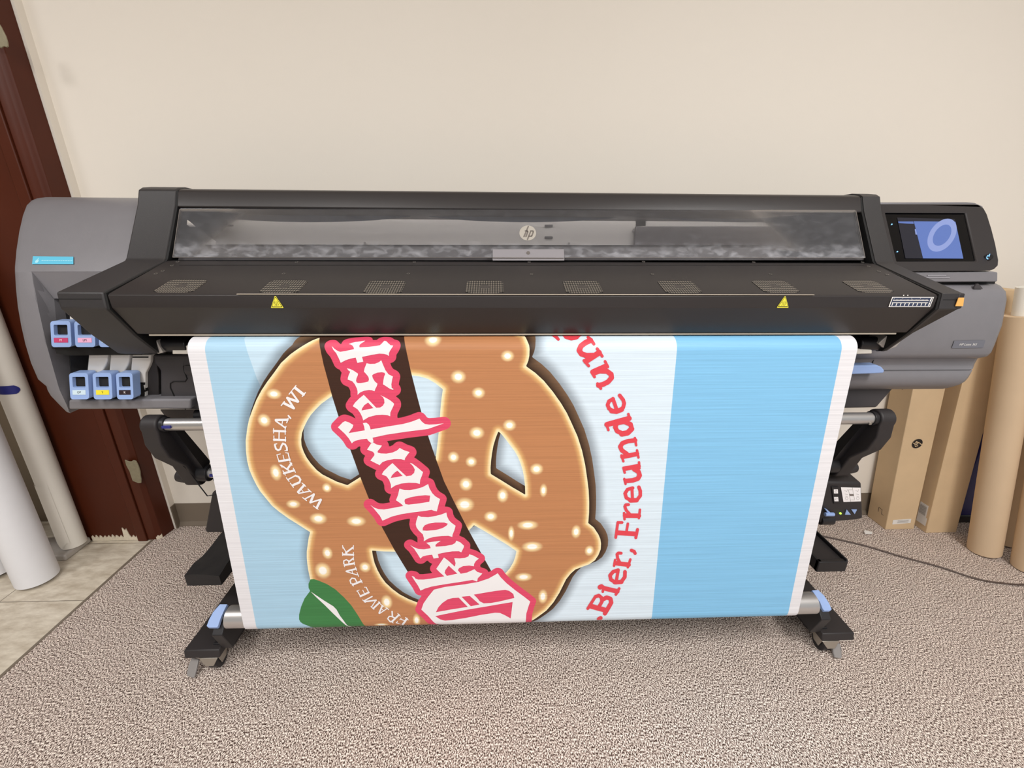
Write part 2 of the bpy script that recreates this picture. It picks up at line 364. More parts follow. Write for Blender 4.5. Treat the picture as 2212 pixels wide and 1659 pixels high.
# chipped plaster along the foot of the jamb
mb = MB(); top = []
xs = np.linspace(at(195, 1150, JY)[0], at(300, 1150, JY)[0], 40)
for i, x in enumerate(xs):
    h = .018+.008*math.sin(i*1.9)+.006*random.random()+(.035 if 27 <= i <= 30 else 0)
    top.append((x, JY-.003, h))
mb.ext([(xs[-1], JY-.003, 0), (xs[0], JY-.003, 0)]+top, (0, .003, 0))
cas = []
xs = np.linspace(-1.478, -1.462, 8)
for i, x in enumerate(xs): cas.append((x, JY-.003+(x+1.478)*.8, .008+.014*random.random()))
mb.ext([(xs[-1], JY+.01, 0), (xs[0], JY-.003, 0)]+cas, (0, .002, 0))
lab(mb.build('chipped_plaster', 'plaster', dr), 'flaking white plaster where the wood has broken away')

# ------------------------------------------------------------------ the printer
XL, XR = -.851, 1.031
PR = thing('wide_format_printer', (.09, 1.3, 0), 'large grey and charcoal roll printer on a black stand printing a banner', 'printer')

def loft_end(name, rows, side, xin, mats, back=1.5, off=((0, .05), (.003, .025), (.012, .008), (.03, 0)), bevel=0):
    """rows: (v, u_silhouette, Y): curved end housing; side=-1 left end, +1 right end"""
    R = []
    for v, u, Y in rows:
        e = at(u, v, Y+.025); row = [(e[0], back, e[2])]
        row += [(e[0]-side*dx, Y+dy, e[2]) for dx, dy in off]
        xi = xin(v) if callable(xin) else xin
        row += [(xi, Y, e[2]), (xi, back, e[2])]
        R.append(row)
    n = len(R[0]); vs = [p for r in R for p in r]
    fs = [(i*n+j, i*n+j+1, (i+1)*n+j+1, (i+1)*n+j) for i in range(len(R)-1) for j in range(n-1)]
    fs += [(i*n+n-1, i*n, (i+1)*n, (i+1)*n+n-1) for i in range(len(R)-1)]
    fs += [tuple(range(n)), tuple(range((len(R)-1)*n, len(R)*n))]
    return MB().add(vs, fs)

# --- left housing
top_rows = [(427, 102, 1.40), (429, 84, 1.365), (434, 72, 1.34), (444, 62, 1.315), (465, 54, 1.285), (500, 46, 1.245), (540, 40, 1.205), (575, 37, 1.172), (586, 37, 1.165)]
LH = loft_end('left_housing', top_rows, -1, -.90, None)
low = [(586, 37, 1.165), (620, 39, 1.15), (660, 43, 1.14), (700, 50, 1.135), (740, 59, 1.13), (780, 71, 1.13), (815, 86, 1.13), (830, 104, 1.13), (838, 106, 1.13), (850, 113, 1.13), (868, 130, 1.135), (880, 142, 1.14), (885, 147, 1.15)]
def rim(v): return float(np.interp(v, [586, 650, 740, 835, 866, 885], [68, 78, 98, 125, 140, 147.5]))
def rimx(v):
    Y = float(np.interp(v, [r[0] for r in low], [r[2] for r in low])); return at(rim(v)+.8, v, Y)[0]
l2 = loft_end('x', low, -1, rimx, None, off=((0, .05), (.003, .025), (.012, .008), (.03, 0)))
LH.add(l2.v, l2.f)
LH.build('left_housing', 'grey', PR, smooth=True, angle=40)
# recessed surround of the ink bay
mb = MB()
Yr = lambda v: float(np.interp(v, [r[0] for r in low], [r[2] for r in low]))
ou = [(68, 586), (73, 618), (78, 650), (98, 740), (125, 835), (140, 866)]
inn = [(117, 645), (119, 668), (122, 700), (128, 765), (142, 820), (152, 862)]
A_ = [at(u, v, Yr(v)) for u, v in ou]; B_ = [at(u, v, Yr(v)+.035) for u, v in inn]
mb.add(A_+B_, [(i, i+1, i+7, i+6) for i in range(5)])
mb.add([at(68, 586, 1.165), at(310, 586, 1.165), at(310, 645, 1.176), at(117, 645, 1.176)], [(0, 1, 2, 3)])
mb.add(B_+[(p[0], 1.36, p[2]) for p in B_], [(i, i+1, i+7, i+6) for i in range(5)])
mb.build('ink_bay_surround', 'grey', PR, smooth=True, angle=45)
mb = MB(); p0 = at(110, 640, 1.3); p1 = at(350, 870, 1.3)
mb.add([at(125, 640, 1.30), at(360, 640, 1.30), at(360, 868, 1.30), at(160, 868, 1.30), at(135, 800, 1.30)], [(0, 1, 2, 3, 4)])
mb.add([at(112, 752, 1.12), at(330, 752, 1.12), at(330, 760, 1.30), at(112, 760, 1.30)], [(0, 1, 2, 3)])
mb.add([at(150, 752, 1.14), at(158, 864, 1.14), at(150, 864, 1.30), at(145, 752, 1.30)], [(0, 1, 2, 3)])
mb.pxy([(118, 752), (300, 752), (305, 766), (150, 768), (122, 764)], 1.125, .17)
mb.pxy([(122, 652), (150, 652), (152, 697), (124, 697)], 1.20, .05, 1)
mb.build('ink_bay', ['void', 'blk'], PR)
mb = MB(); mb.pxy([(147, 864), (412, 862), (412, 884), (147, 885)], 1.13, .30)
mb.build('ink_bay_lip', 'grey', PR, .006, 3)
mb = MB()
mb.pxy([(330, 766), (470, 766), (470, 830), (480, 886), (352, 884), (346, 862), (345, 800), (333, 785)], 1.155, .25)
mb.build('left_lower_panel', 'greydk', PR, .006, 3)
mb = MB(); mb.pxy([(318, 768), (335, 768), (342, 812), (343, 862), (316, 862)], 1.165, .12)
mb.build('bay_divider', 'blk2', PR, .002)
mb = MB(); mb.tube([at(u, v, 1.154) for u, v in ((420, 789), (403, 789), (396, 791), (398, 802), (404, 818), (400, 824), (375, 824), (368, 828), (368, 838), (376, 855), (392, 880), (402, 883))], .0016, 6)
mb.build('panel_seam', 'void', PR)
mb = MB()
mb.add([at(345, 884, 1.17), at(480, 884, 1.17), at(480, 906, 1.22), at(362, 906, 1.22), at(345, 884, 1.45), at(480, 884, 1.45), at(480, 906, 1.40), at(362, 906, 1.40)],
       [(0, 1, 2, 3), (4, 5, 6, 7), (0, 3, 7, 4), (3, 2, 6, 7), (0, 1, 5, 4), (1, 2, 6, 5)])
mb.build('left_underside', 'greydk', PR, .004)
mb = MB(); mb.cyl(at(425, 896, 1.165), at(475, 896, 1.165), .016); mb.build('roller_bracket', 'blk', PR, smooth=True)
# cyan sticker
def sticker(name, pts, Yf, t, m, parent=PR, bevel=0):
    P = [np.array(at(u, v, Yf(v))) for u, v in pts]
    n = np.cross(P[1]-P[0], P[-1]-P[0]); n /= np.linalg.norm(n); n = n if n[1] < 0 else -n
    return MB().ext([p+n*.0004 for p in P], n*t), P, n
YL = lambda v: float(np.interp(v, [r[0] for r in top_rows], [r[2] for r in top_rows]))
mb, P, n = sticker('s', [(72, 554), (159, 555), (159, 571), (70, 571)], YL, .0006, 'cyan')
ex = (P[1]-P[0])/np.linalg.norm(P[1]-P[0]); ey = np.cross(n, ex); ey = ey if ey[2] > 0 else -ey
W_ = np.linalg.norm(P[1]-P[0]); H_ = np.linalg.norm(P[3]-P[0])
pl = lambda x, y: P[3]+n*.0013+ex*x+ey*y
x = .2*W_
while x < .95*W_:
    ww = random.uniform(.002, .0045); capsule(mb, [(x, H_*.45), (x+ww, H_*.45)], .0022, pl, 1, 3); x += ww+.0027
capsule(mb, [(.09*W_, H_*.3), (.09*W_, H_*.4)], .008, pl, 1, 6); capsule(mb, [(.09*W_, H_*.5), (.09*W_, H_*.72)], .002, pl, 1, 4)
mb.build('cyan_sticker', ['cyan', 'cyanlt'], PR)

# --- beam, window, dryer
mb = MB(); mb.prof([(1.268, 1.325), (1.284, 1.362), (1.292, 1.369), (1.31, 1.372), (1.44, 1.366), (1.46, 1.35), (1.46, 1.29), (1.30, 1.312)], XL, XR)
mb.build('top_beam', 'char', PR, .003)
mb = MB(); mb.prof([(1.30, 1.32), (1.30, 1.33), (1.46, 1.33), (1.46, 1.12), (1.19, 1.12), (1.185, 1.19), (1.20, 1.192), (1.40, 1.16), (1.41, 1.16), (1.41, 1.312)], XL, XR)
mb.build('window_well', 'void', PR)
Yg = lambda v: float(np.interp(v, [452, 560], [1.268, 1.188]))
G = lambda u, v, d=0: at(u, v, Yg(v)+d)
mb = MB(); o4 = [G(388, 452), G(1849, 455), G(1869, 555), G(1866, 558), G(374, 556), G(373, 553)]
mb.ext(o4, (0, .004, .002)); mb.build('window_glass', 'glass', PR)
mb = MB()
for a, b in ((G(388, 452), G(373, 556)), (G(1849, 455), G(1869, 557)), (G(373, 556), G(1868, 557))): mb.tube([a, b], .0007, 6)
mb.build('window_edge', 'logogrey', PR)
mb = MB(); mb.tube([G(388, 449, .01), G(1849, 451, .01)], .0035, 8); mb.build('window_hinge_rail', 'blk', PR)
# behind the glass
mb = MB(); Yb = 1.385
mb.pxy([(408, 470), (1395, 470), (1395, 488), (1376, 489), (1372, 531), (408, 529)], Yb, .01)
mb.pxy([(1372, 470), (1850, 470), (1850, 489), (1374, 489)], Yb, .01)
mb.build('inner_back_panel', 'inner', PR)
mb = MB(); mb.add([G(390, 528, .015), G(1860, 530, .015), at(1850, 531, 1.38), at(404, 529, 1.38)], [(0, 1, 2, 3)])
mb.add([at(392, 529, 1.235), at(1862, 531, 1.235), at(1866, 562, 1.215), at(385, 562, 1.215)], [(0, 1, 2, 3)])
mb.build('platen_guard', 'innerdk', PR)
mb = MB(); mb.pxy([(1374, 489), (1720, 489), (1860, 476), (1862, 531), (1370, 530)], 1.365, .012)
mb.build('carriage_cover', 'innerdk', PR, .002)
mb = MB(); top = [(402, 458), (1846, 460)]
def arch(x0, x1, dip, n=22): return [(x0+(x1-x0)*k/n, 462+dip*math.sin(math.pi*k/n)**.55) for k in range(n+1)]
bot = arch(440, 905, 18)+arch(908, 1370, 18)+arch(1374, 1846, 18)
mb.ext([at(u, v, 1.33) for u, v in top+bot[::-1]], (0, .004, 0))
M['navygrey'] = mat('blue_grey_strip', (92, 98, 112), .4)
mb.build('scalloped_strip', 'navygrey', PR)  # blue-grey strip with a scalloped lower edge across the top of the opening
mb = MB(); mb.pxy([(404, 475), (466, 522), (465, 563), (430, 563), (415, 556), (400, 545)], 1.245, .004)
mb.build('inner_side_plate', 'inner', PR, .001)
mb = MB(); mb.pxy([(430, 470), (484, 474), (486, 482), (500, 486), (500, 489), (445, 487)], 1.34, .01); mb.build('inner_bracket', 'innerdk', PR)
for u, v in ((410, 541), (788, 525), (1229, 526), (1368, 498)):
    mb = MB(); mb.cyl(at(u, v, 1.24 if u == 410 else 1.384), np.array(at(u, v, 1.236 if u == 410 else 1.378)), .0035 if u != 410 else .0028, 12); mb.build('panel_screw', 'screw', PR)
for v in (488, 513):
    mb = MB(); mb.pxy([(1177, v-2.6), (1194, v-2.6), (1194, v+2.6), (1177, v+2.6)], 1.380, .004); mb.build('panel_slot', 'innerdk', PR, .001)
mb = MB(); c = np.array(G(1140, 504)); e1 = np.array(G(1150, 504)); e1 = (e1-c)/np.linalg.norm(e1-c); e2 = np.array(G(1140, 494))-c; e2 = e2/np.linalg.norm(e2); nn = np.cross(e1, e2); nn = nn if nn[1] < 0 else -nn
hp_logo(mb, c+nn*.001, e1, e2, .0225, nn, 0, 1); lab(mb.build('emblem', ['silverlogo', 'logogrey'], PR), 'silver round emblem')
mb = MB(); mb.ext([G(1064, 538, -.003), G(1218, 538, -.003), G(1219, 562, -.006), G(1064, 562, -.006)], (0, -.003, -.001))
pt = mb.build('window_handle', 'tab', PR, .001)
mb = MB(); mb.cyl(G(1141, 546, -.005), G(1141, 546, -.009), .0045, 14); mb.build('handle_screw', 'logogrey', pt)
mb = MB(); mb.box(at(1064, 555, 1.18)[0], at(1218, 555, 1.18)[0], 1.181, 1.1825, 1.2015, 1.2035); mb.build('handle_rib', 'logogrey', pt)

dy = [(1.181, 1.192), (1.165, 1.1885), (.981, 1.136), (.976, 1.132), (.977, 1.105), (1.0235, 1.036), (1.03, 1.034), (1.16, 1.06), (1.19, 1.10), (1.19, 1.18)]
mb = MB(); mb.prof(dy, XL+.004, XR-.004); DR = mb.build('dryer_cover', 'char', PR, .0015)
mb = MB(); mb.box(XL+.03, XR-.03, 1.0235, 1.03, 1.031, 1.0345); mb.build('dryer_lip', 'lip_highlight', PR)
mb = MB(); mb.box(XL+.28, XR-.3, .9745, .979, 1.1342, 1.1362); mb.build('dryer_edge_highlight', 'lip_highlight', PR, .0008)  # pale strip drawn in as the highlight along the front edge
# slope frame of the dryer top
S0 = np.array((0, .981, 1.136)); S1 = np.array((0, 1.165, 1.1885)); sy = (S1-S0)/np.linalg.norm(S1-S0); sn = np.array((0, -sy[2], sy[1]))
def on_slope(u, v, d=0):
    r_ = ray(u, v); t = np.dot(S0-CO, sn)/np.dot(r_, sn); return CO+r_*t+sn*d
SR = Matrix(((1, 0, 0), (0, sy[1], -sy[2]), (0, sy[2], sy[1]))).transposed()
SR = Matrix(((1, 0, 0), (0, sy[1], sn[1]), (0, sy[2], sn[2])))
rotS = SR.to_euler()
bx = [(-.043, -.03), (-.043, .028), (-.028, .037), (.028, .037), (.043, .028), (.043, -.03), (.028, -.037), (-.028, -.037)]
mb = MB(); mb.ext([(x, y, 0) for x, y in bx], (0, 0, .0008))
V0 = None
for u, v in ((392, 618), (614, 619), (832, 620), (1047, 620), (1258, 620), (1467, 620), (1674, 619), (1873, 619)):
    p = on_slope(u, v, .0002)
    if V0 is None: V0 = mb.build('vent_grille', 'vent'); ob = V0
    else: ob = V0.copy(); sc.collection.objects.link(ob)
    ob.location = tuple(p); ob.rotation_euler = rotS; attach(ob, PR)
mb = MB(); mb.cyl((0, 0, 0), (0, 0, .0012), .0042, 14); mb.cyl((0, 0, .0012), (0, 0, .0014), .002, 8, mi=1)
V0 = None
for u, v in ((641, 567), (895, 567), (1143, 567), (1390, 566), (1628, 567), (1863, 567), (613, 592), (882, 592), (1148, 593), (1409, 593), (1664, 593), (352, 586), (337, 592), (1876, 576), (1898, 587), (1916, 594), (384, 566), (372, 574)):
    if V0 is None: V0 = mb.build('screw', ['screw', 'ink']); ob = V0
    else: ob = V0.copy(); sc.collection.objects.link(ob)
    ob.location = tuple(on_slope(u, v, .0002)); ob.rotation_euler = rotS; attach(ob, PR)
mb = MB(); mb.tube([on_slope(388, 573, 0), on_slope(1866, 573, 0)], .0009, 6); mb.build('dryer_fold_line', 'void', PR)
# warning triangles and ruler on the upright front facet
Yf = lambda v: .9762
for u in (597, 1693):
    mb = MB(); c = np.array(at(u, 653, .9758)); k = .0148
    tri = lambda s, d: [(c[0]+x*s, c[1]-d, c[2]+y*s) for x, y in ((-.92*k, -.78*k), (-.84*k, -.86*k), (.84*k, -.86*k), (.92*k, -.78*k), (.08*k, .92*k), (-.08*k, .92*k))]
    mb.ext(tri(1, 0), (0, -.0004, 0), 0); mb.add(tri(.84, .0006), [(0, 1, 2, 3, 4, 5)], 1); mb.add(tri(.74, .0008), [(0, 1, 2, 3, 4, 5)], 0)
    for dx in (-.0034, 0, .0034):
        capsule(mb, [(dx-.0006, -.0075), (dx+.0006, -.004), (dx-.0006, -.001), (dx+.0006, .002)], .0007, lambda x, y: (c[0]+x, c[1]-.001, c[2]+y), 1, 3)
    o = mb.build('warning_label', ['yellow', 'ink'], PR); lab(o, 'yellow triangular hot-surface warning label')
mb = MB(); a = np.array(at(1927, 641.5, .9758)); b = np.array(at(2010, 663, .9758))
W_, H_ = b[0]-a[0], a[2]-b[2]; sk = .06
pl = lambda x, y: (a[0]+x*W_-sk*(1-y)*H_*1.2, a[1]-.0006, b[2]+y*H_)
mb.ext([pl(0, 0), pl(1, 0), pl(1, 1), pl(0, 1)], (0, .0004, 0), 0)
pq = lambda x, y: tuple(np.array(pl(x, y))-np.array((0, .0003, 0)))
R_ = lambda x0, x1, y0, y1, mi: mb.add([pq(x0, y0), pq(x1, y0), pq(x1, y1), pq(x0, y1)], [(0, 1, 2, 3)], mi)
R_(.02, .98, .06, .94, 1)
pq = lambda x, y: tuple(np.array(pl(x, y))-np.array((0, .0006, 0)))
R_(.04, .9, .62, .68, 0); R_(.04, .9, .4, .46, 0)
for i in range(28): R_(.05+i*.03, .056+i*.03, .68, .8 if i % 7 else .9, 0)
for i in range(9): R_(.05+i*.1, .07+i*.1, .12, .4, 0)
R_(.93, .96, .55, .9, 0); R_(.93, .96, .12, .45, 0)
lab(mb.build('ruler_label', ['white', 'navy'], PR), 'navy and white measuring scale label')
for u in (1952, 1961):
    mb = MB(); mb.cyl(at(u, 638, .977), at(u, 638, .974), .0012, 8); mb.build('alignment_pin', 'white', PR)

# --- side covers
cp = [(1.46, 1.37), (1.33, 1.378), (1.30, 1.374), (1.285, 1.367), (1.268, 1.33), (1.184, 1.199), (1.176, 1.192), (.975, 1.139), (.972, 1.104), (.976, 1.0985), (1.024, 1.032), (1.076, .974), (1.10, .966), (1.16, .985), (1.24, 1.08), (1.46, 1.10)]
mb = MB(); mb.prof(cp, -.953, XL-.003)
mb.build('side_cover', 'capm', PR, .004, 3)
mb = MB(); mb.prof(cp, XR+.004, 1.085)
def tp(p):
    x, y, z = p
    return (1.085 if z > 1.1025 else 1.042, y, z) if x > 1.06 and y < 1.3 else p
mb.v = [tp(p) for p in mb.v]; RC = mb.build('side_cover', 'capm', PR, .004, 3)
mb = MB(); mb.prof([(.974, 1.139), (.971, 1.105), (.99, 1.098), (1.03, 1.1), (1.03, 1.14)], 1.075, at(2080, 650, .975)[0]-.001)
mb.build('end_tab', 'blk2', PR, .002)
mb = MB(); mb.pxy([(2071, 643), (2083, 643), (2080.5, 661.5), (2064, 661.5)], .9695, .0012); mb.build('orange_tag', 'orange', PR)
for xx in (XL-.0015, XR+.0015):   # dark joints either side of the cover
    mb = MB(); mb.prof([(y+.002, z-.002) for y, z in cp[3:12]]+[(1.3, .98), (1.44, 1.1), (1.44, 1.36)], xx-.0035, xx+.0035); mb.build('cover_joint', 'void', PR)
for x0, x1 in ((-.952, -.86), (1.04, 1.083)): mb = MB(); mb.box(x0, x1, .9732, .976, 1.124, 1.1253); mb.build('cover_groove', 'void', PR)

# --- what shows beneath the covers at the ends of the platen
mb = MB(); mb.prof([(1.06, 1.018), (1.045, 1.014), (1.04, 1.0), (1.05, .98), (1.3, .98), (1.3, 1.03)], -.73, .90); mb.build('platen', 'inner', PR, .002)
mb = MB(); mb.prof([(1.12, 1.03), (1.12, .98), (1.3, .97), (1.3, 1.05)], XL, XR); mb.build('platen_support', 'blk2', PR)
for s in (-1, 1):
    if s < 0: pe, bl, rl = [(296, 723), (330, 723), (352, 762), (341, 765), (320, 748)], [(372, 752), (420, 744), (420, 765), (372, 765)], ((352, 744), (410, 744))
    else: pe, bl, rl = [(1925, 718), (1965, 716), (1936, 750), (1915, 757), (1898, 742)], [(1850, 753), (1884, 756), (1884, 764), (1850, 765)], ((1850, 742), (1900, 742))
    mb = MB(); mb.pxy(pe, 1.075, .10); mb.build('end_bracket', 'inner', PR, .002)
    mb = MB(); mb.pxy(bl, 1.085, .06); mb.build('platen_end', 'cream', PR, .002)
    mb = MB(); mb.cyl(at(rl[0][0], rl[0][1], 1.10), at(rl[1][0], rl[1][1], 1.10), .019, 20); mb.build('edge_roller', 'blk', PR, .003, smooth=True)
mb = MB(); mb.prof([(1.22, .99), (1.16, .96), (1.15, .90), (1.19, .80), (1.42, .78), (1.44, 1.0)], -.86, 1.02); mb.build('lower_body', 'greydk', PR, .006, 3)

# --- right housing
rr = [(611, 2146, 1.20), (616, 2156, 1.18), (628, 2167, 1.165), (645, 2169, 1.158), (700, 2159, 1.15), (740, 2144, 1.15), (758, 2136, 1.15), (766, 2128, 1.155), (770, 2108, 1.175), (782, 2101, 1.18), (793, 2097, 1.172)]
mb = loft_end('r', rr, 1, .87, None); mb.build('right_housing', 'grey', PR, smooth=True, angle=40)
rl = [(795.5, 2096, 1.165), (800, 2094, 1.16), (812, 2087, 1.158), (820, 2080, 1.16), (826, 2070, 1.165), (830, 2058, 1.175), (834, 2040, 1.19)]
mb = loft_end('r', rl, 1, .87, None); mb.build('right_lower_housing', 'grey', PR, smooth=True, angle=40)
mb = MB(); mb.pxy([(1760, 834), (1937, 832), (1894, 881), (1760, 884)], 1.20, .22); mb.build('right_duct', 'greydk', PR, .006, 3)
mb = MB(); mb.pxy([(1900, 792), (2094, 792), (2092, 796.5), (1900, 797)], 1.19, .2); mb.build('housing_joint', 'void', PR)
mb = MB(); mb.tube([at(u, v, 1.157) for u, v in ((1895, 762), (1893, 767))]+[at(u, v, 1.176) for u, v in ((1900, 768), (1890, 773), (1886, 780), (1884, 789))], .0012, 6); mb.build('housing_seam', 'void', PR)
mb = MB(); mb.pxy([(1835, 790), (1896, 789), (1905, 793), (1911, 800), (1909, 806), (1895, 807), (1835, 809)], 1.12, .03); lab(mb.build('release_handle', 'blue', PR, .003, 3), 'pale blue handle')
mb = MB(); mb.pxy([(2110, 613), (2114, 613), (2122, 622), (2123, 624), (2105, 624), (2105, 620)], 1.168, .004); mb.build('thumb_notch', 'greydk', PR)
mb, P, n = sticker('s', [(2061, 736), (2128, 735), (2123, 751), (2055, 752)], lambda v: 1.149, .0006, 'label')
for sss, uu, hh in (('HP Latex 365', 2090, .0068),):
    text_mesh(mb, sss, np.array(at(uu, 744, 1.149))+n*.0014, (1, 0, 0), (0, 0, 1), hh, 1, shear=.2)
lab(mb.build('model_badge', ['label', 'white'], PR), 'small grey model badge with white lettering')

# --- control panel
Yp = lambda v: 1.33-.16*(v-440)/146
CPp = lambda u, v, d=0: np.array(at(u, v, Yp(v)+d))
mb = MB(); mb.ext([at(u, v, 1.36) for u, v in ((1888, 437), (2090, 436.5), (2108, 438), (2124, 445), (2130, 470), (1888, 470))], (0, .1, -.004)); mb.build('rear_housing', 'grey', PR, .004)
outl = [(1896, 441), (2104, 441), (2116, 443), (2126, 450), (2133, 463), (2143, 495), (2152, 530), (2158, 562), (2157, 574), (2150, 581), (2140, 585), (1962, 586.5), (1900, 560)]
inn = [(1913, 460), (2087, 460.5), (2111, 565), (1938, 565.5)]
mb = MB(); mb.holed([tuple(CPp(u, v)) for u, v in outl], [[tuple(CPp(u, v)) for u, v in inn]], (0, .09, .0)); BZ = mb.build('control_panel', 'blk2', PR, .004, 3)
scn = lambda u, v, d: CPp(u, v, d)
mb = MB(); mb.ext([scn(1910, 458, .006), scn(2090, 458, .006), scn(2114, 567, .006), scn(1935, 567, .006)], (0, .004, 0))
q_lift = -.0015
M['scrglass'] = mat('black_screen_glass', (8, 8, 11), .15, spec=.2)
SG = mb.build('screen_glass', 'scrglass', PR)
M['s1'] = mat('screen_lit_blue', (20, 26, 50), .25, emit=(92, 116, 178), es=.75)
M['s2'] = mat('screen_dim_grey', (20, 22, 30), .25, emit=(52, 58, 74), es=.7)
M['s3'] = mat('screen_dark', (12, 12, 18), .25, emit=(26, 28, 38), es=.8)
M['s4'] = mat('screen_ring_reflection', (30, 36, 60), .25, emit=(134, 148, 196), es=.8)
mb = MB(); q = lambda pts, mi, d: mb.add([scn(u, v, d+q_lift) for u, v in pts], [tuple(range(len(pts)))], mi)  # ring and dark left part are reflections painted as emissive display shapes
q([(1938, 470), (2062, 473), (2081, 559), (1956, 558)], 2, .0055)
q([(1974, 478), (2064, 479), (2081, 558.5), (1994, 558)], 0, .005)
q([(1940, 478.5), (1973, 478.5), (1975, 488), (1943, 488)], 0, .005)
q([(1943, 489.5), (1976, 489.5), (1982, 507), (1947, 506)], 1, .005)
q([(1951, 535), (1988, 536), (1989, 538), (1952, 537)], 1, .005)
q([(1976, 495), (2022, 497), (2024, 504), (1978, 508)], 3, .0045)
q([(1986, 516), (2000, 516.5), (2000.5, 518), (1986.5, 517.6)], 1, .0045); q([(1988, 522), (2002, 522.5), (2002.5, 524), (1988.5, 523.6)], 1, .0045)
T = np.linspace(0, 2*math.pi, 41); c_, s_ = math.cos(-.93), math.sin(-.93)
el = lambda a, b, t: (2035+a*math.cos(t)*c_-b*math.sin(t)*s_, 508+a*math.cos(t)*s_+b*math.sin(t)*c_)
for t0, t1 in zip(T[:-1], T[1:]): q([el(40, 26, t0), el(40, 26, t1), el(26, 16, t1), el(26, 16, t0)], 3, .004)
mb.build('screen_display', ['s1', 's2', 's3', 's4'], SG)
for u, v in ((1926.5, 484.5), (1938.5, 543.5)):
    mb = MB(); mb.cyl(scn(u, v, .0055), scn(u, v, .0025), .0017, 10); mb.build('indicator_light', 'bled', PR)
mb = MB(); mb.cyl(CPp(2136, 555, .004), CPp(2136, 555, -.0085), .009, 20); PB = mb.build('power_button', 'ink', PR, .001)
mb = MB(); pc = CPp(2136, 555, -.009)
for k in range(12):
    t0, t1 = [math.radians(60+300*(k+j)/12+60) for j in (0, 1)]
    mb.add([(pc[0]+r*math.cos(t), pc[1], pc[2]+r*math.sin(t)) for r, t in ((.0065, t0), (.0065, t1), (.0045, t1), (.0045, t0))], [(0, 1, 2, 3)])
mb.add([(pc[0]+x, pc[1], pc[2]+y) for x, y in ((-.001, 0), (.001, 0), (.001, .008), (-.001, .008))], [(0, 1, 2, 3)])
mb.build('power_symbol', 'bled', PB)
mb = MB(); mb.pxy([(1940, 588), (2146, 586.5), (2156, 588), (2155.5, 607.5), (2152, 609), (1940, 610)], 1.175, .25); mb.build('panel_base', 'grey', PR, .003)
mb = MB(); mb.pxy([(1960, 608), (2150, 608), (2149, 613), (1960, 613)], 1.20, .2); mb.build('panel_base_joint', 'void', PR)
mb = MB()
for v, u0, u1 in ((595, 2004, 2044), (599.5, 2001, 2052)): mb.pxy([(u0, v-1), (u1, v-1), (u1, v+1), (u0, v+1)], 1.1735, .002)
M['paleplastic'] = mat('pale_grey_slot', (160, 158, 164), .4)
mb.build('port_slot', 'paleplastic', PR)

# --- stand
for s in (-1, 1):
    x0, x1 = (.09+s*.922, .09+s*1.025); x0, x1 = min(x0, x1), max(x0, x1)
    FT = None
    mb = MB(); mb.ext([(x0, .963, .064), (x1, .963, .064), (x1, .968, .09), (x0, .968, .09)], (0, .64, 0)); mb.box(x0+.02, x1-.02, 1.03, 1.6, .03, .066)
    FT = mb.build('stand_foot', 'blk2', PR, .003)
    # caster
    xc = .09+s*.955
    mb = MB(); mb.cyl((xc-.014, .995, .027), (xc+.014, .995, .027), .027, 24); CW = mb.build('caster_wheel', 'blk', FT, .002, smooth=True)
    mb = MB(); mb.cyl((xc-.0165, .995, .027), (xc+.0165, .995, .027), .006, 12); mb.build('caster_axle', 'steel', CW, smooth=True)
    mb = MB()
    for dx in (-.018, .016): mb.ext([(xc+dx, .972, .064), (xc+dx, 1.03, .064), (xc+dx, 1.008, .022), (xc+dx, .985, .018)], (.002, 0, 0))
    mb.box(xc-.022, xc+.022, .968, 1.04, .058, .064); mb.ext([(xc-.03, .964, .062), (xc+.025, .964, .062), (xc+.012, .957, .038), (xc-.012, .957, .038)], (0, .003, .0)); mb.build('caster_fork', 'steel', FT, .001)
    lv = [(413, 1421), (429, 1424), (424, 1445), (420, 1462), (417, 1465), (404, 1461), (403, 1456), (407, 1440)] if s < 0 else [(1800, 1387), (1815, 1390), (1818, 1400), (1819, 1421), (1816, 1423), (1803, 1420), (1801, 1412), (1798, 1392)]
    lz = [.045, .045, .028, .014, .012, .012, .014, .03] if s < 0 else [.045, .045, .04, .014, .012, .012, .016, .043]
    mb = MB(); mb.ext([onz(u, v, z) for (u, v), z in zip(lv, lz)], (0, .006, -.006))
    M.setdefault('lever', mat('grey_lever_plastic', (140, 136, 134), .5)); lab(mb.build('brake_lever', 'lever', FT, .002), 'grey brake pedal')
    mb = MB(); xm = .09+s*.99
    mb.box(xm-.03, xm+.03, 1.36, 1.44, .085, .80); mb.build('stand_leg', 'blk2', PR, .004)
    xb0 = .09+s*.886; a_, b_ = min(xb0, xb0+s*.03), max(xb0, xb0+s*.03)
    mb = MB(); mb.ext([(a_, .95, .168), (a_, .975, .19), (a_, 1.01, .19), (a_, 1.05, .088), (a_, .975, .088)], (b_-a_, 0, 0))
    xf, xg = sorted((.09+s*.886, .09+s*.95)); mb.box(xf, xg, .985, 1.12, .086, .094)
    BR = mb.build('bar_cradle', 'blk', PR, .002)
    lt = [(491, 1305), (475, 1305), (460, 1322), (452, 1338), (446, 1352), (449, 1355), (468, 1355), (471, 1353), (476, 1336), (483, 1320)] if s < 0 else [(1754, 1275), (1768, 1274), (1780, 1287), (1790, 1302), (1797, 1316), (1794, 1319), (1781, 1319), (1777, 1316), (1771, 1301), (1763, 1288)]
    zz = [.226 if k in (0, 1) else .222 if k in (2, 9) else .210 if k in (3, 8) else .192 for k in range(10)]
    mb = MB(); mb.ext([onz(u, v, z) for (u, v), z in zip(lt, zz)], (0, .004, -.010))
    lab(mb.build('bar_latch', 'blue', BR, .001), 'pale blue latch')
mb = MB(); mb.box(-.86, 1.04, 1.385, 1.415, .30, .38); mb.build('stand_crossbar', 'blk2', PR, .003)
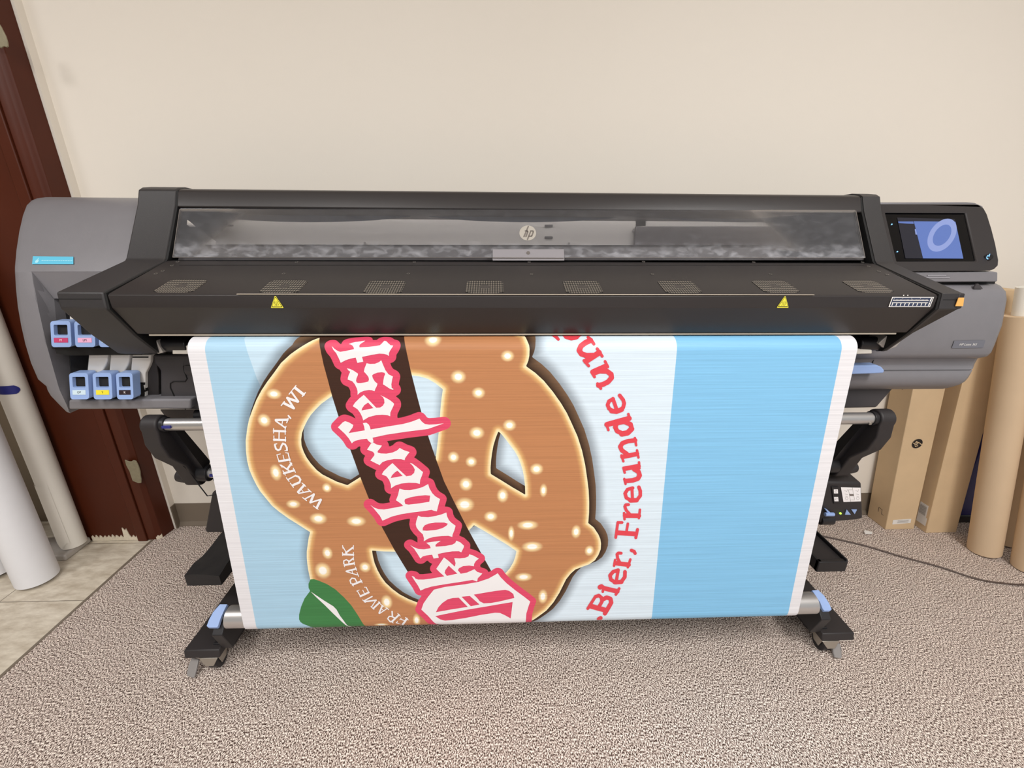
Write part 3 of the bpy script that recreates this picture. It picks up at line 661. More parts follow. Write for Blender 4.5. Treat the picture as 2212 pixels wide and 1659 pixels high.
TC = np.array((.9735, .2125)); TR = .0305
mb = MB(); mb.hollow((-.778, TC[0], TC[1]), (.953, TC[0], TC[1]), TR, TR-.003); mb.build('deflector_bar', 'alu', PR, smooth=True)

# --- take-up reel
UT = (1.12, .757); LT = (1.205, .551)
for (yy, zz), r_, nm in ((UT, .0175, 'upper_spindle'), (LT, .0165, 'take_up_spindle')):
    mb = MB(); mb.cyl((-.925, yy, zz), (1.105, yy, zz), r_, 28); mb.build(nm, 'alu', PR, smooth=True)
for s in (-1, 1):
    xo = .09+s*1.018; xe = xo+s*.045; a_, b_ = min(xo, xe), max(xo, xe)
    def arm_profile():
        (y0, z0), (y1, z1) = UT, LT
        pts = []
        for t in np.linspace(math.radians(205), math.radians(20), 12): pts.append((y0+.028*math.cos(t), z0+.028*math.sin(t)))
        pts += [(y0+.05, z0-.07), (y1+.012, z1+.05)]
        for t in np.linspace(math.radians(50), math.radians(-140), 12): pts.append((y1+.006+.03*math.cos(t), z1-.012+.03*math.sin(t)))
        pts += [(y1-.045, z1+.05), (y0-.01, z0-.10), (y0-.028, z0-.05)]
        return pts
    mb = MB(); mb.prof(arm_profile(), a_, b_); AR = mb.build('spindle_arm', 'blk2', PR, .005, 3)
    mb = MB(); mb.cyl((xo-s*.012, UT[0], UT[1]), (xo+s*.002, UT[0], UT[1]), .0215, 24); mb.build('spindle_collar', 'blk', AR, .002, smooth=True)
    mb = MB(); mb.cyl((xo-s*.03, LT[0], LT[1]), (xo+s*.002, LT[0], LT[1]), .026, 24); mb.build('spindle_collar', 'blk', AR, .002, smooth=True)
    mb = MB(); mb.cyl((xe-s*.004, LT[0]+.0, LT[1]-.01), (xe+s*.028, LT[0]+.0, LT[1]-.01), .023, 20, .017); mb.build('arm_knob', 'blk2', AR, .004, 3, smooth=True)
    mb = MB(); mb.ext([(xo-s*.022, UT[0]+.005, UT[1]-.02), (xo-s*.022, UT[0]+.028, UT[1]-.015), (xo-s*.022, LT[0]+.022, LT[1]+.03), (xo-s*.022, LT[0]-.004, LT[1])], (s*.03, 0, 0)); mb.build('arm_rib', 'blk', AR)
    mb = MB(); xm = .09+s*.975; mb.box(xm-.035, xm+.035, LT[0]+.03, 1.40, LT[1]-.05, LT[1]-.005); mb.build('arm_mount', 'blk', PR, .003)
    # little blue plug and its thin wire on the tube
    for (yy, zz), ofs in ((UT, .022), (LT, .05)):
        mb = MB(); xq = xo-s*ofs; mb.box(xq-.012, xq+.012, yy-.022 if ofs < .03 else yy-.02, yy-.015, zz-.003, zz+.005) if s < 0 else mb.box(xq-.004, xq+.004, yy-.018, yy-.015, zz-.014, zz-.006)
        mb.build('spindle_pin', 'tape' if s < 0 else 'steel', PR, .001)
mb = MB(); mb.tube([(-.945, 1.096, .757), (-.95, 1.10, .72), (-.945, 1.13, .66), (-.935, 1.17, .58), (-.93, 1.175, .55), (-.9, 1.17, .49), (-.87, 1.19, .485), (-.83, 1.25, .5)], .0018, 6); mb.build('wire', 'blk', PR)
# idler (left) and motor unit (right)
mb = MB(); mb.pxy([(458, 1064), (500, 1062), (510, 1150), (447, 1151), (443, 1146)], 1.2, .09); lab(mb.build('idler_unit', 'blk2', PR, .004, 3), 'black idler housing at the left end of the take-up reel')
mb = MB(); f4 = [(1770, 1042), (1862, 1043), (1865, 1120), (1850, 1124), (1770, 1131)]
mb.ext([at(u, v, 1.19) for u, v in f4], (-.04, .16, .05)); MU = mb.build('motor_unit', 'blk2', PR, .007, 3)
m_ = lambda u, v, d=0: at(u, v, 1.189-d)
mb = MB(); mb.ext([m_(1795, 1050), m_(1811, 1051), m_(1816, 1086), m_(1800, 1087)], (0, -.003, 0)); SW = mb.build('rocker_switch', 'blk', MU, .001)
mb = MB()
for c4 in (((1801, 1057), (1810, 1057), (1810.5, 1066), (1801.5, 1066)), ((1801.5, 1073.5), (1810.5, 1073.5), (1811.5, 1083), (1802.5, 1083))): mb.add([m_(u, v, .0036) for u, v in c4], [(0, 1, 2, 3)], 0)
for c0 in ((1806, 1061.5), (1806.6, 1078)):
    pc = np.array(m_(*c0, .0038))
    for k in range(8):
        t0, t1 = k*.7, k*.7+.7; mb.add([(pc[0]+r*math.cos(t), pc[1], pc[2]+r*math.sin(t)) for r, t in ((.004, t0), (.004, t1), (.0032, t1), (.0032, t0))], [(0, 1, 2, 3)], 1)
mb.build('switch_mark', ['c_w', 'logogrey'], SW)
mb = MB(); mb.add([m_(u, v, .0006) for u, v in ((1816.5, 1052.5), (1859, 1053.5), (1860, 1083), (1822, 1084.5))], [(0, 1, 2, 3)], 0)
L2 = lambda pts, wd: capsule(mb, pts, wd, lambda x, y: m_(x, y, .0009), 1, 3)
L2([(1841, 1053), (1846, 1079)], .5); L2([(1833, 1058), (1841, 1058)], .5); L2([(1833, 1058), (1837, 1080)], .5); L2([(1837, 1080), (1846, 1080)], .5)
mb.add([m_(u, v, .0009) for u, v in ((1834.5, 1067), (1843.5, 1067), (1844.5, 1071.5), (1835.5, 1071.5))], [(0, 1, 2, 3)], 1)
L2([(1837, 1080), (1838, 1084)], .5)
for x0 in (1829, 1853):
    L2([(x0-5, 1059), (x0, 1062), (x0+2, 1057)], .4); L2([(x0-4, 1067), (x0+2, 1068.5)], .6); L2([(x0-3, 1072), (x0+3, 1072)], .4)
    L2([(x0+3*math.cos(t), 1076.5+3*math.sin(t)) for t in np.linspace(0, 6.3, 9)], .4)
mb.build('diagram_label', ['c_w', 'logogrey'], MU)
mb = MB(); mb.ext([m_(1824, 1111), m_(1837, 1111), m_(1828, 1100)], (0, -.003, 0)); mb.ext([m_(1838, 1100), m_(1850, 1100), m_(1845, 1110)], (0, -.003, 0)); lab(mb.build('arrow_button', 'blue', MU, .0008), 'pale blue up and down arrow buttons')
mb = MB(); mb.cyl(m_(1815.5, 1109), m_(1815.5, 1109, .002), .0035, 12); mb.build('led', 'gled', MU)
mb = MB(); mb.cyl(m_(1782, 1111, .01), m_(1801, 1111, .01), .0065, 16); mb.ext([m_(1783, 1100, .01), m_(1787, 1101, .01), m_(1795, 1108, .01), m_(1788, 1108, .01)], (0, .008, 0)); lab(mb.build('release_lever', 'blue', MU, .001), 'pale blue lever')
mb = MB(); mb.cyl(at(1770, 1122, 1.2), at(1797, 1122, 1.2), .018, 18); mb.build('motor_hub', 'blk', MU, .002, smooth=True)
for s in (-1, 1):   # long arms reaching forward under the reel
    x0, x1 = sorted((.09+s*.985, .09+s*1.085))
    z = .225
    mb = MB(); mb.box(x0+.004, x1-.004, 1.13, 1.50, z-.03, z)
    SA = mb.build('support_arm', 'blk2', PR, .003)
    if s < 0:
        mb = MB(); rnd = random.Random(3); vs = []; ny, nx = 14, 5
        for j in range(ny):
            y = 1.118+j*.022
            for i in range(nx+1): vs.append((x0-.004+(x1-x0+.008)*i/nx, y, z+.004+.004*rnd.random()+.004*math.sin(j*.9+i)))
        n = len(vs); vs += [(v_[0], v_[1], z-.036) for v_ in vs]
        fs = [(j*(nx+1)+i, j*(nx+1)+i+1, (j+1)*(nx+1)+i+1, (j+1)*(nx+1)+i) for j in range(ny-1) for i in range(nx)]
        fs += [(n+a, n+b, n+c, n+d) for a, b, c, d in fs]
        fs += [(i, i+1, n+i+1, n+i) for i in range(nx)]+[((ny-1)*(nx+1)+i, (ny-1)*(nx+1)+i+1, n+(ny-1)*(nx+1)+i+1, n+(ny-1)*(nx+1)+i) for i in range(nx)]
        fs += [(j*(nx+1)+k, (j+1)*(nx+1)+k, n+(j+1)*(nx+1)+k, n+j*(nx+1)+k) for j in range(ny-1) for k in (0, nx)]
        mb.add(vs, fs); lab(mb.build('arm_wrap', 'rubber', SA, smooth=True, angle=50), 'wrinkled black wrapping around the arm end')
    else:
        mb = MB(); mb.box(x0, x1, 1.118, 1.134, z-.036, z+.006); mb.box(x0, x0+.012, 1.12, 1.5, z-.036, z+.006); mb.box(x1-.006, x1, 1.12, 1.5, z-.02, z+.012)
        mb.build('arm_channel', 'blk', SA, .002)
    mb = MB(); xm = .09+s*1.0; mb.box(xm-.02, xm+.02, 1.3, 1.38, z-.01, LT[1]-.03); mb.build('arm_strut', 'blk2', PR, .003)

# ------------------------------------------------------------------ ink cartridges
def cartridge(u0, u1, vt, vb, Y, lm, txt, tm, label, body=None, hpband=False):
    vm = (vt+vb)/2; X0, X1, Z0, Z1 = at(u0, vm, Y)[0], at(u1, vm, Y)[0], at(u0, vb, Y)[2], at(u1, vt, Y)[2]
    W_, H_ = X1-X0, Z1-Z0
    sh = lambda mb: (setattr(mb, 'v', [(x, y+(z-Z0)*.30, z) for x, y, z in mb.v]), mb)[1]
    T = thing('ink_cartridge', ((X0+X1)/2, Y, Z0), label, 'ink cartridge', 'ink cartridges in the left bay')
    def rr(x0, x1, z0, z1, r, n=4):
        P = []
        for cx_, cz_, t0 in ((x1-r, z1-r, 0), (x0+r, z1-r, 90), (x0+r, z0+r, 180), (x1-r, z0+r, 270)):
            for k in range(n+1): t = math.radians(t0+90*k/n); P.append((cx_+r*math.cos(t), Y, cz_+r*math.sin(t)))
        return P
    mb = MB(); mb.holed(rr(X0+.0006, X1-.0006, Z0, Z1, .007), [rr(X0+W_*.17, X1-W_*.17, Z0+H_*.45, Z1-H_*.14, .003)], (0, .026, 0))
    sh(mb).build('grip', 'blue', T, .0018, 3)
    mb = MB(); mb.box(X0+W_*.15, X1-W_*.15, Y+.010, Y+.012, Z0+H_*.43, Z1-H_*.12); sh(mb).build('grip_dark_back', 'void', T)  # black plate added to give the grip opening its shaded inside
    mb = MB(); mb.box(X0+W_*.1, X1-W_*.1, Y+.02, Y+.15, Z0+.004, Z0+H_*.42); mb.build('cartridge_tray', 'void', T)
    mb = MB(); zl0, zl1 = Z0+H_*.18, Z0+H_*.36
    mb.ext([(X0+W_*.16, Y-.0004, zl0), (X1-W_*.16, Y-.0004, zl0), (X1-W_*.16, Y-.0004, zl1), (X0+W_*.16, Y-.0004, zl1)], (0, -.0004, 0))
    text_mesh(mb, txt, ((X0+X1)/2, Y-.0012, (zl0+zl1)/2), (1, 0, 0), (0, 0, 1), .0055, 1)
    sh(mb).build('colour_label', [lm, tm], T)
    if body:
        mb = MB(); P = [at(u, v, Y+.05) for u, v in body]; mb.ext(P, (0, .07, 0)); B = mb.build('cartridge_body', 'white', T, .003, 3)
        if hpband:
            mb = MB(); mb.ext([at(u, v, Y+.0485) for u, v in ((286, 770.5), (320, 770.5), (320, 773), (286, 773))], (0, .001, 0)); mb.build('slot', 'ink', T)
            mb = MB(); mb.ext([at(u, v, Y+.0485) for u, v in ((303, 826), (314, 826), (313.5, 831), (303, 831))], (0, -.0006, 0)); mb.build('black_band', 'ink', T); mb = MB(); mb.ext([at(u, v, Y+.0485) for u, v in ((303, 848), (313, 848), (312, 862), (303, 862))], (0, -.0006, 0)); mb.build('black_band', 'ink', T)
            mb = MB(); q4 = [at(u, v, Y+.0485) for u, v in ((303, 832), (313.5, 832), (313.5, 847), (303, 847))]; mb.ext(q4, (0, -.0004, 0), 0)
            c0 = np.array(at(308.3, 839.5, Y+.0479)); hp_logo(mb, c0, np.array((1., 0, 0)), np.array((0, 0, 1.)), .0052, np.array((0, -1., 0)), 1, 0)
            mb.build('brand_mark', ['white', 'ink'], T)
    else:
        mb = MB(); mb.ext([at(u, v, Y+.09) for u, v in ((150, 682), (200, 682), (240, 740), (210, 740), (196, 715), (180, 697), (150, 690))], (0, .05, 0))
        if txt == 'LM': mb.build('cartridge_body', 'white', T, .002)
    return T
cartridge(101, 146, 697, 750, 1.085, 'c_m', 'M', 'c_w', 'pale blue ink cartridge with a magenta label marked M, left end of the upper row')
cartridge(153, 198, 697, 750, 1.085, 'c_lm', 'LM', 'ink', 'pale blue ink cartridge with a light pink label marked LM in the upper row')
cartridge(205, 250, 697, 750, 1.085, 'c_op', 'LC', 'ink', 'ink cartridge mostly hidden behind the black side cover, right of the pink one')
bo = [(191, 766), (232, 766), (231, 780), (228, 790), (220, 806), (217, 822), (189, 822), (188, 800)]
cartridge(142, 184, 811, 863, 1.105, 'c_op', 'OP', 'ink', 'pale blue ink cartridge with a white label marked OP, lower row beside the bay edge', bo)
cartridge(193, 235, 811, 863, 1.105, 'c_y', 'Y', 'ink', 'pale blue ink cartridge with a yellow label marked Y, middle of the lower row', [(u+47.5, v) for u, v in bo])
cartridge(244, 281, 811, 863, 1.105, 'c_k', 'K', 'c_w', 'pale blue ink cartridge with a black label marked K, right end of the lower row', [(u+94, v) for u, v in bo[:5]]+[(313.5, 812), (313.5, 862), (300, 862), (283, 830), (282, 800)], True)

# ------------------------------------------------------------------ leaning boxes, rolls and small things
def leaning_box(name, fl, w_, d_, a, b, h, label, parts):
    base = np.array(fl); T = thing(name, (fl[0]+w_/2, fl[1]+d_/2, 0), label, 'cardboard box', 'long kraft boxes standing by the wall')
    ax = np.array((a, b, 1.0))
    mb = MB(); mb.ext([base, base+(w_, 0, 0), base+(w_, d_, 0), base+(0, d_, 0)], ax*h); mb.build('carton', 'kraft', T, .002)
    F = lambda x, z, k=0: base+np.array((x, -.0006-k, 0))+ax*z        # front face
    Lf = lambda y, z, k=0: base+np.array((-.0006-k, y, 0))+ax*z       # left face
    parts(T, F, Lf)
    mb = MB(); mb.add([Lf(d_*.5-.0008, .0), Lf(d_*.5+.0008, .0), Lf(d_*.5+.0008, h), Lf(d_*.5-.0008, h)], [(0, 1, 2, 3)])
    return T
def pa(T, F, Lf):
    mb = MB(); mb.ext([F(.028, .028), F(.112, .034), F(.112, .056), F(.028, .052)], (0, -.0004, 0), 0)
    for z in (.035, .041, .047):
        capsule(mb, [(.05, z+.001), (.1, z+.0035)], .0016, lambda x, y: F(x, y, .0008), 1, 3)
    mb.build('shipping_label', ['white', 'logogrey'], T)
    mb = MB(); c = F(.0, 0)
    # emblem on the front, turned on its side
    best = min(((abs(0), z) for z in (0,)), key=lambda t: t[0])
    d = ray(1981, 958); s_ = (F(0, 0)[1]+.012*CH)/(d[1]-.012*d[2]); p = CO+d*s_
    hp_logo(mb, p+np.array((0, -.001, 0)), np.array((-.12, 0, -1.)), np.array((1., 0, -.12)), .0215, np.array((0, -1., 0)), 0, 1)
    mb.build('printed_emblem', ['ink', 'kraft'], T)
    mb = MB()
    for y0, y1, z0, z1 in ((.02, .03, .06, .062), (.03, .032, .06, .085), (.03, .05, .083, .085), (.048, .05, .06, .085)):
        mb.add([Lf(y0, z0), Lf(y1, z0), Lf(y1, z1), Lf(y0, z1)], [(0, 1, 2, 3)])
    mb.build('carton_print', 'cable', T); mb = MB()
    for i in range(9): mb.add([Lf(.07-.0016*i*2, .66), Lf(.07-.0016*i*2-.002, .66), Lf(.07-.0016*i*2-.002, .668+.004*(i % 2)), Lf(.07-.0016*i*2, .668+.004*(i % 2))], [(0, 1, 2, 3)])
    mb.build('carton_print', 'cable', T)
def pb(T, F, Lf):
    mb = MB(); mb.ext([Lf(.008, .03), Lf(.052, .03), Lf(.052, .13), Lf(.014, .13), Lf(.014, .07), Lf(.008, .07)], (-.0004, 0, 0), 0)
    for i in range(10):
        y = .02+i*.003; mb.add([Lf(y, .075, .0008), Lf(y+.0012, .075, .0008), Lf(y+.0012, .12, .0008), Lf(y, .12, .0008)], [(0, 1, 2, 3)], 1)
    mb.build('barcode_label', ['white', 'logogrey'], T)
leaning_box('kraft_carton', (1.76, 1.559, 0), .135, .10, -.125, .012, .98, 'narrow kraft box with a small round black emblem, beside the take-up motor', pa)
leaning_box('kraft_carton', (1.924, 1.531, 0), .142, .105, -.103, .025, 1.075, 'taller plain kraft box with a white barcode sticker low on its side', pb)

def roll(name, base, top, r, ri, m, label, cat='roll', group=None, core=None, coil=True):
    T = thing(name, tuple(base), label, cat, group)
    b, t = np.array(base, float), np.array(top, float)
    mb = MB(); mb.hollow(b, t, r, ri, 40); mb.build('rolled_sheet', m, T, smooth=True, angle=50)
    d = (t-b)/np.linalg.norm(t-b)
    mb = MB(); mb.hollow(b+d*.003, t+d*(core or .003), ri-.0008, ri-.006, 28); mb.build('core_tube', 'void' if not core else 'cream', T, smooth=True, angle=50)
    return T
def axis(base, a, b, h): return (np.array(base)+np.array((0, 0, .0)), np.array(base)+np.array((a, b, 1.0))*h)
g = 'brown paper rolls leaning by the wall'
B0 = (2.053, 1.405, .012)
b, t = axis(B0, -.165, .07, .985); roll('kraft_paper_roll', b, t, .052, .03, 'kraftroll', 'brown kraft paper roll leaning next to the taller box, grey core poking out on top', 'paper roll', g, core=.10)
b, t = axis((2.135, 1.305, .012), -.15, .09, 1.05); roll('kraft_paper_roll', b, t, .055, .03, 'kraftroll', 'foremost brown paper roll, cut off by the right edge of the photo', 'paper roll', g)
b, t = axis((2.215, 1.46, .012), -.10, .03, 1.0); roll('kraft_paper_roll', b, t, .05, .03, 'kraftroll', 'shaded brown paper roll glimpsed in the gap behind the two front rolls', 'paper roll', g)
T = thing('storage_tub', (2.13, 1.6, 0), 'dark blue plastic tub in the shadow between the boxes and rolls', 'tub')
mb = MB(); mb.box(2.10, 2.40, 1.60, 1.67, .03, .62); mb.build('tub_body', 'darkblue', T, .012, 3)
mb = MB(); mb.box(2.095, 2.405, 1.595, 1.672, 0, .04); mb.build('tub_base', 'blk', T, .006)

g = 'white rolls standing in the doorway'
b = np.array((-1.76, 1.36, .012)); 
roll('vinyl_roll', b, b+np.array((.0, .012, 1.0))*1.25, .062, .04, 'paperwhite', 'fat white media roll standing in front on the tiles', 'media roll', g)
b = np.array((-1.955, 1.40, .012)); roll('vinyl_roll', b, b+np.array((-.05, .03, 1.0))*1.2, .055, .035, 'paperwhite', 'white media roll almost entirely outside the left edge of the photo', 'media roll', g)
b = np.array((-1.770, 1.53, .03)); TT = b+np.array((.008, .004, 1.0))*1.35
T = roll('paper_roll', b, TT, .041, .03, 'cream', 'slim off-white paper roll with blue tape, standing against the brown door frame', 'paper roll', g)
ax_ = (TT-b)/np.linalg.norm(TT-b)
# tape band: partial wrap round the roll
mb = MB(); e1 = np.cross(ax_, (0, -1, 0)); e1 /= np.linalg.norm(e1); e2 = np.cross(e1, ax_); e2 = e2 if e2[1] < 0 else -e2
zc = None
for s_ in np.linspace(.3, 1.2, 300):
    p = b+ax_*s_+e2*.042; d = p-CO; vv = 829.5-CF*np.dot(d, _u)/np.dot(d, _f)
    if abs(vv-838) < 3: zc = s_; break
zc = zc or .62
vs = []; fs = []; n = 18
for k in range(n+1):
    t_ = math.radians(-170+150*k/n); hw = .016 if k < n-1 else (.012 if k == n-1 else .004)
    dirv = e1*math.cos(t_)*(1 if np.dot(e1, (1, 0, 0)) > 0 else -1)+e2*(-math.sin(t_))
    for q_ in (-hw, hw): vs.append(b+ax_*(zc+q_-.0005*k)+dirv*.0426)
mb.add(vs, [(2*k, 2*k+1, 2*k+3, 2*k+2) for k in range(n)]); lab(mb.build('tape_band', 'tape', T, smooth=True), 'blue masking tape')
# peeled flap of paper near the foot
mb = MB(); vs = []
for k in range(9):
    t_ = math.radians(-150+95*k/8); dirv = e1*math.cos(t_)*(1 if np.dot(e1, (1, 0, 0)) > 0 else -1)+e2*(-math.sin(t_))
    lo = .02+.012*math.sin(k*1.1); vs += [b+ax_*lo+dirv*.0445, b+ax_*.30+dirv*(.0428)]
mb.add(vs, [(2*k, 2*k+1, 2*k+3, 2*k+2) for k in range(8)]); mb.build('loose_wrap', 'cream', T, smooth=True)
tag(MB().box(-1.93, -1.748, 1.46, 1.578, -.002, .026).build('plastic_tray', 'inner', None, .008, 3), 'low pale grey tray under the taped paper roll', 'tray')
mb = MB(); mb.box(-2.25, -1.96, 1.6, 1.9, -.002, .30); 
T = tag(MB().box(-2.16, -2.0, 1.50, 1.56, -.002, .26).build('black_case', 'blk', None, .01, 3), 'small black case in the dark gap between the white rolls', 'case')

mb = MB(); pts = [(1700, 1142), (1740, 1150), (1785, 1159.5), (1830, 1169.5), (1873, 1180), (1950, 1203), (2028, 1224), (2092, 1245), (2131, 1255), (2175, 1261), (2212, 1263), (2300, 1262), (2420, 1250)]
P = [np.array(onz(u, v, .004)) for u, v in pts]; Q = []
for i in range(len(P)-1):
    p0, p1, p2, p3 = P[max(i-1, 0)], P[i], P[i+1], P[min(i+2, len(P)-1)]
    for k in range(5):
        t_ = k/5; Q.append(.5*((2*p1)+(-p0+p2)*t_+(2*p0-5*p1+4*p2-p3)*t_*t_+(-p0+3*p1-3*p2+p3)*t_**3))
for q_ in Q: q_[2] = .004
mb.tube(Q, .0034, 8); tag(mb.build('power_cable', 'cable', None, smooth=True), 'thin brown cable curving across the carpet towards the right', 'cable')
mb = MB(); c4 = [np.array(onz(u, v, .003)) for u, v in ((1865, 1149), (1868, 1147), (1883, 1151), (1884, 1154), (1868, 1154))]
mb.ext(c4, (0, 0, .006)); tag(mb.build('foam_scrap', 'white', None, .001), 'small white scrap of foam lying on the carpet near the boxes', 'scrap')

# ------------------------------------------------------------------ the printed banner
BX0, BX1 = .0829-.805, .0829+.805
PT, PB = np.array((.9955, .9967)), np.array((.9409, .1965))
pd = (PB-PT)/np.linalg.norm(PB-PT); pn = np.array((-pd[1], pd[0])); pn = pn if pn[0] > 0 else -pn   # pn points back, away from the viewer
RT, RB = .033, .0318
prof = []
c0 = PT+pn*RT
prof.append((1.20, c0[1]+RT)); prof.append((1.10, c0[1]+RT))
a0 = math.atan2(1, 0); a1 = math.atan2(-pn[1], -pn[0]); a1 = a1 if a1 > 0 else a1+2*math.pi
for k in range(15): t = a0+(a1-a0)*k/14; prof.append((c0[0]+RT*math.cos(t), c0[1]+RT*math.sin(t)))
PBb = PT+pd*((.2125-PT[1])/pd[1]); c1 = PBb+pn*RB
for k in range(1, 40): prof.append(tuple(PT+(PBb-PT)*k/40))
a2 = math.radians(345)
for k in range(15): t = a1+(a2-a1)*k/14; prof.append((c1[0]+RB*math.cos(t), c1[1]+RB*math.sin(t)))
prof += [(1.10, .33), (1.19, .50)]
prof = np.array(prof); seglen = np.r_[0, np.cumsum(np.linalg.norm(np.diff(prof, axis=0), axis=1))]
def P3(s, t, d=0):
    t = min(max(t, 0), seglen[-1]-1e-6); i = int(np.searchsorted(seglen, t, 'right')-1); k = (t-seglen[i])/(seglen[i+1]-seglen[i])
    p = prof[i]+(prof[i+1]-prof[i])*k; e = (prof[i+1]-prof[i]); e = e/np.linalg.norm(e); n = np.array((e[1], -e[0]))
    return (s, p[0]+n[0]*d, p[1]+n[1]*d)
def px2st(pts):
    out = []
    for u, v in pts:
        r_ = ray(u, v); best = None
        for i in range(1, len(prof)-3):
            a, b = prof[i], prof[i+1]; e = b-a; den = r_[1]*e[1]-r_[2]*e[0]
            if abs(den) < 1e-9: continue
            w_ = a-np.array((0, CH)); tt = (w_[0]*e[1]-w_[1]*e[0])/den; kk = (w_[0]*r_[2]-w_[1]*r_[1])/den
            if -1e-6 <= kk <= 1+1e-6 and tt > 0 and (best is None or tt < best[0]): best = (tt, seglen[i]+kk*(seglen[i+1]-seglen[i]), r_[0]*tt)
        if best is None:   # past the visible edges: carry on along the flat part
            e = PBb-PT; den = r_[1]*e[1]-r_[2]*e[0]; w_ = PT-np.array((0, CH)); tt = (w_[0]*e[1]-w_[1]*e[0])/den; kk = (w_[0]*r_[2]-w_[1]*r_[1])/den
            t0 = seglen[16]; best = (tt, t0+kk*np.linalg.norm(e), r_[0]*tt)
        out.append((best[2], best[1]))
    return out
def crop(o, k, pts): return [(o[0]+x/k, o[1]+y/k) for x, y in pts]
A = lambda p: crop((670, 715), 9.217, p)
B = lambda p: crop((690, 860), 6.9125, p)
C = lambda p: crop((760, 1020), 6.9125, p)
D = lambda p: crop((860, 1180), 6.9125, p)
G_ = lambda p: crop((620, 1160), 6.9125, p)
Q1 = lambda p: crop((380, 700), 3.568, p)
Q2 = lambda p: crop((850, 700), 3.511, p)
Q3 = lambda p: crop((450, 1040), 4.022, p)
Q4 = lambda p: crop((850, 1040), 4.022, p)
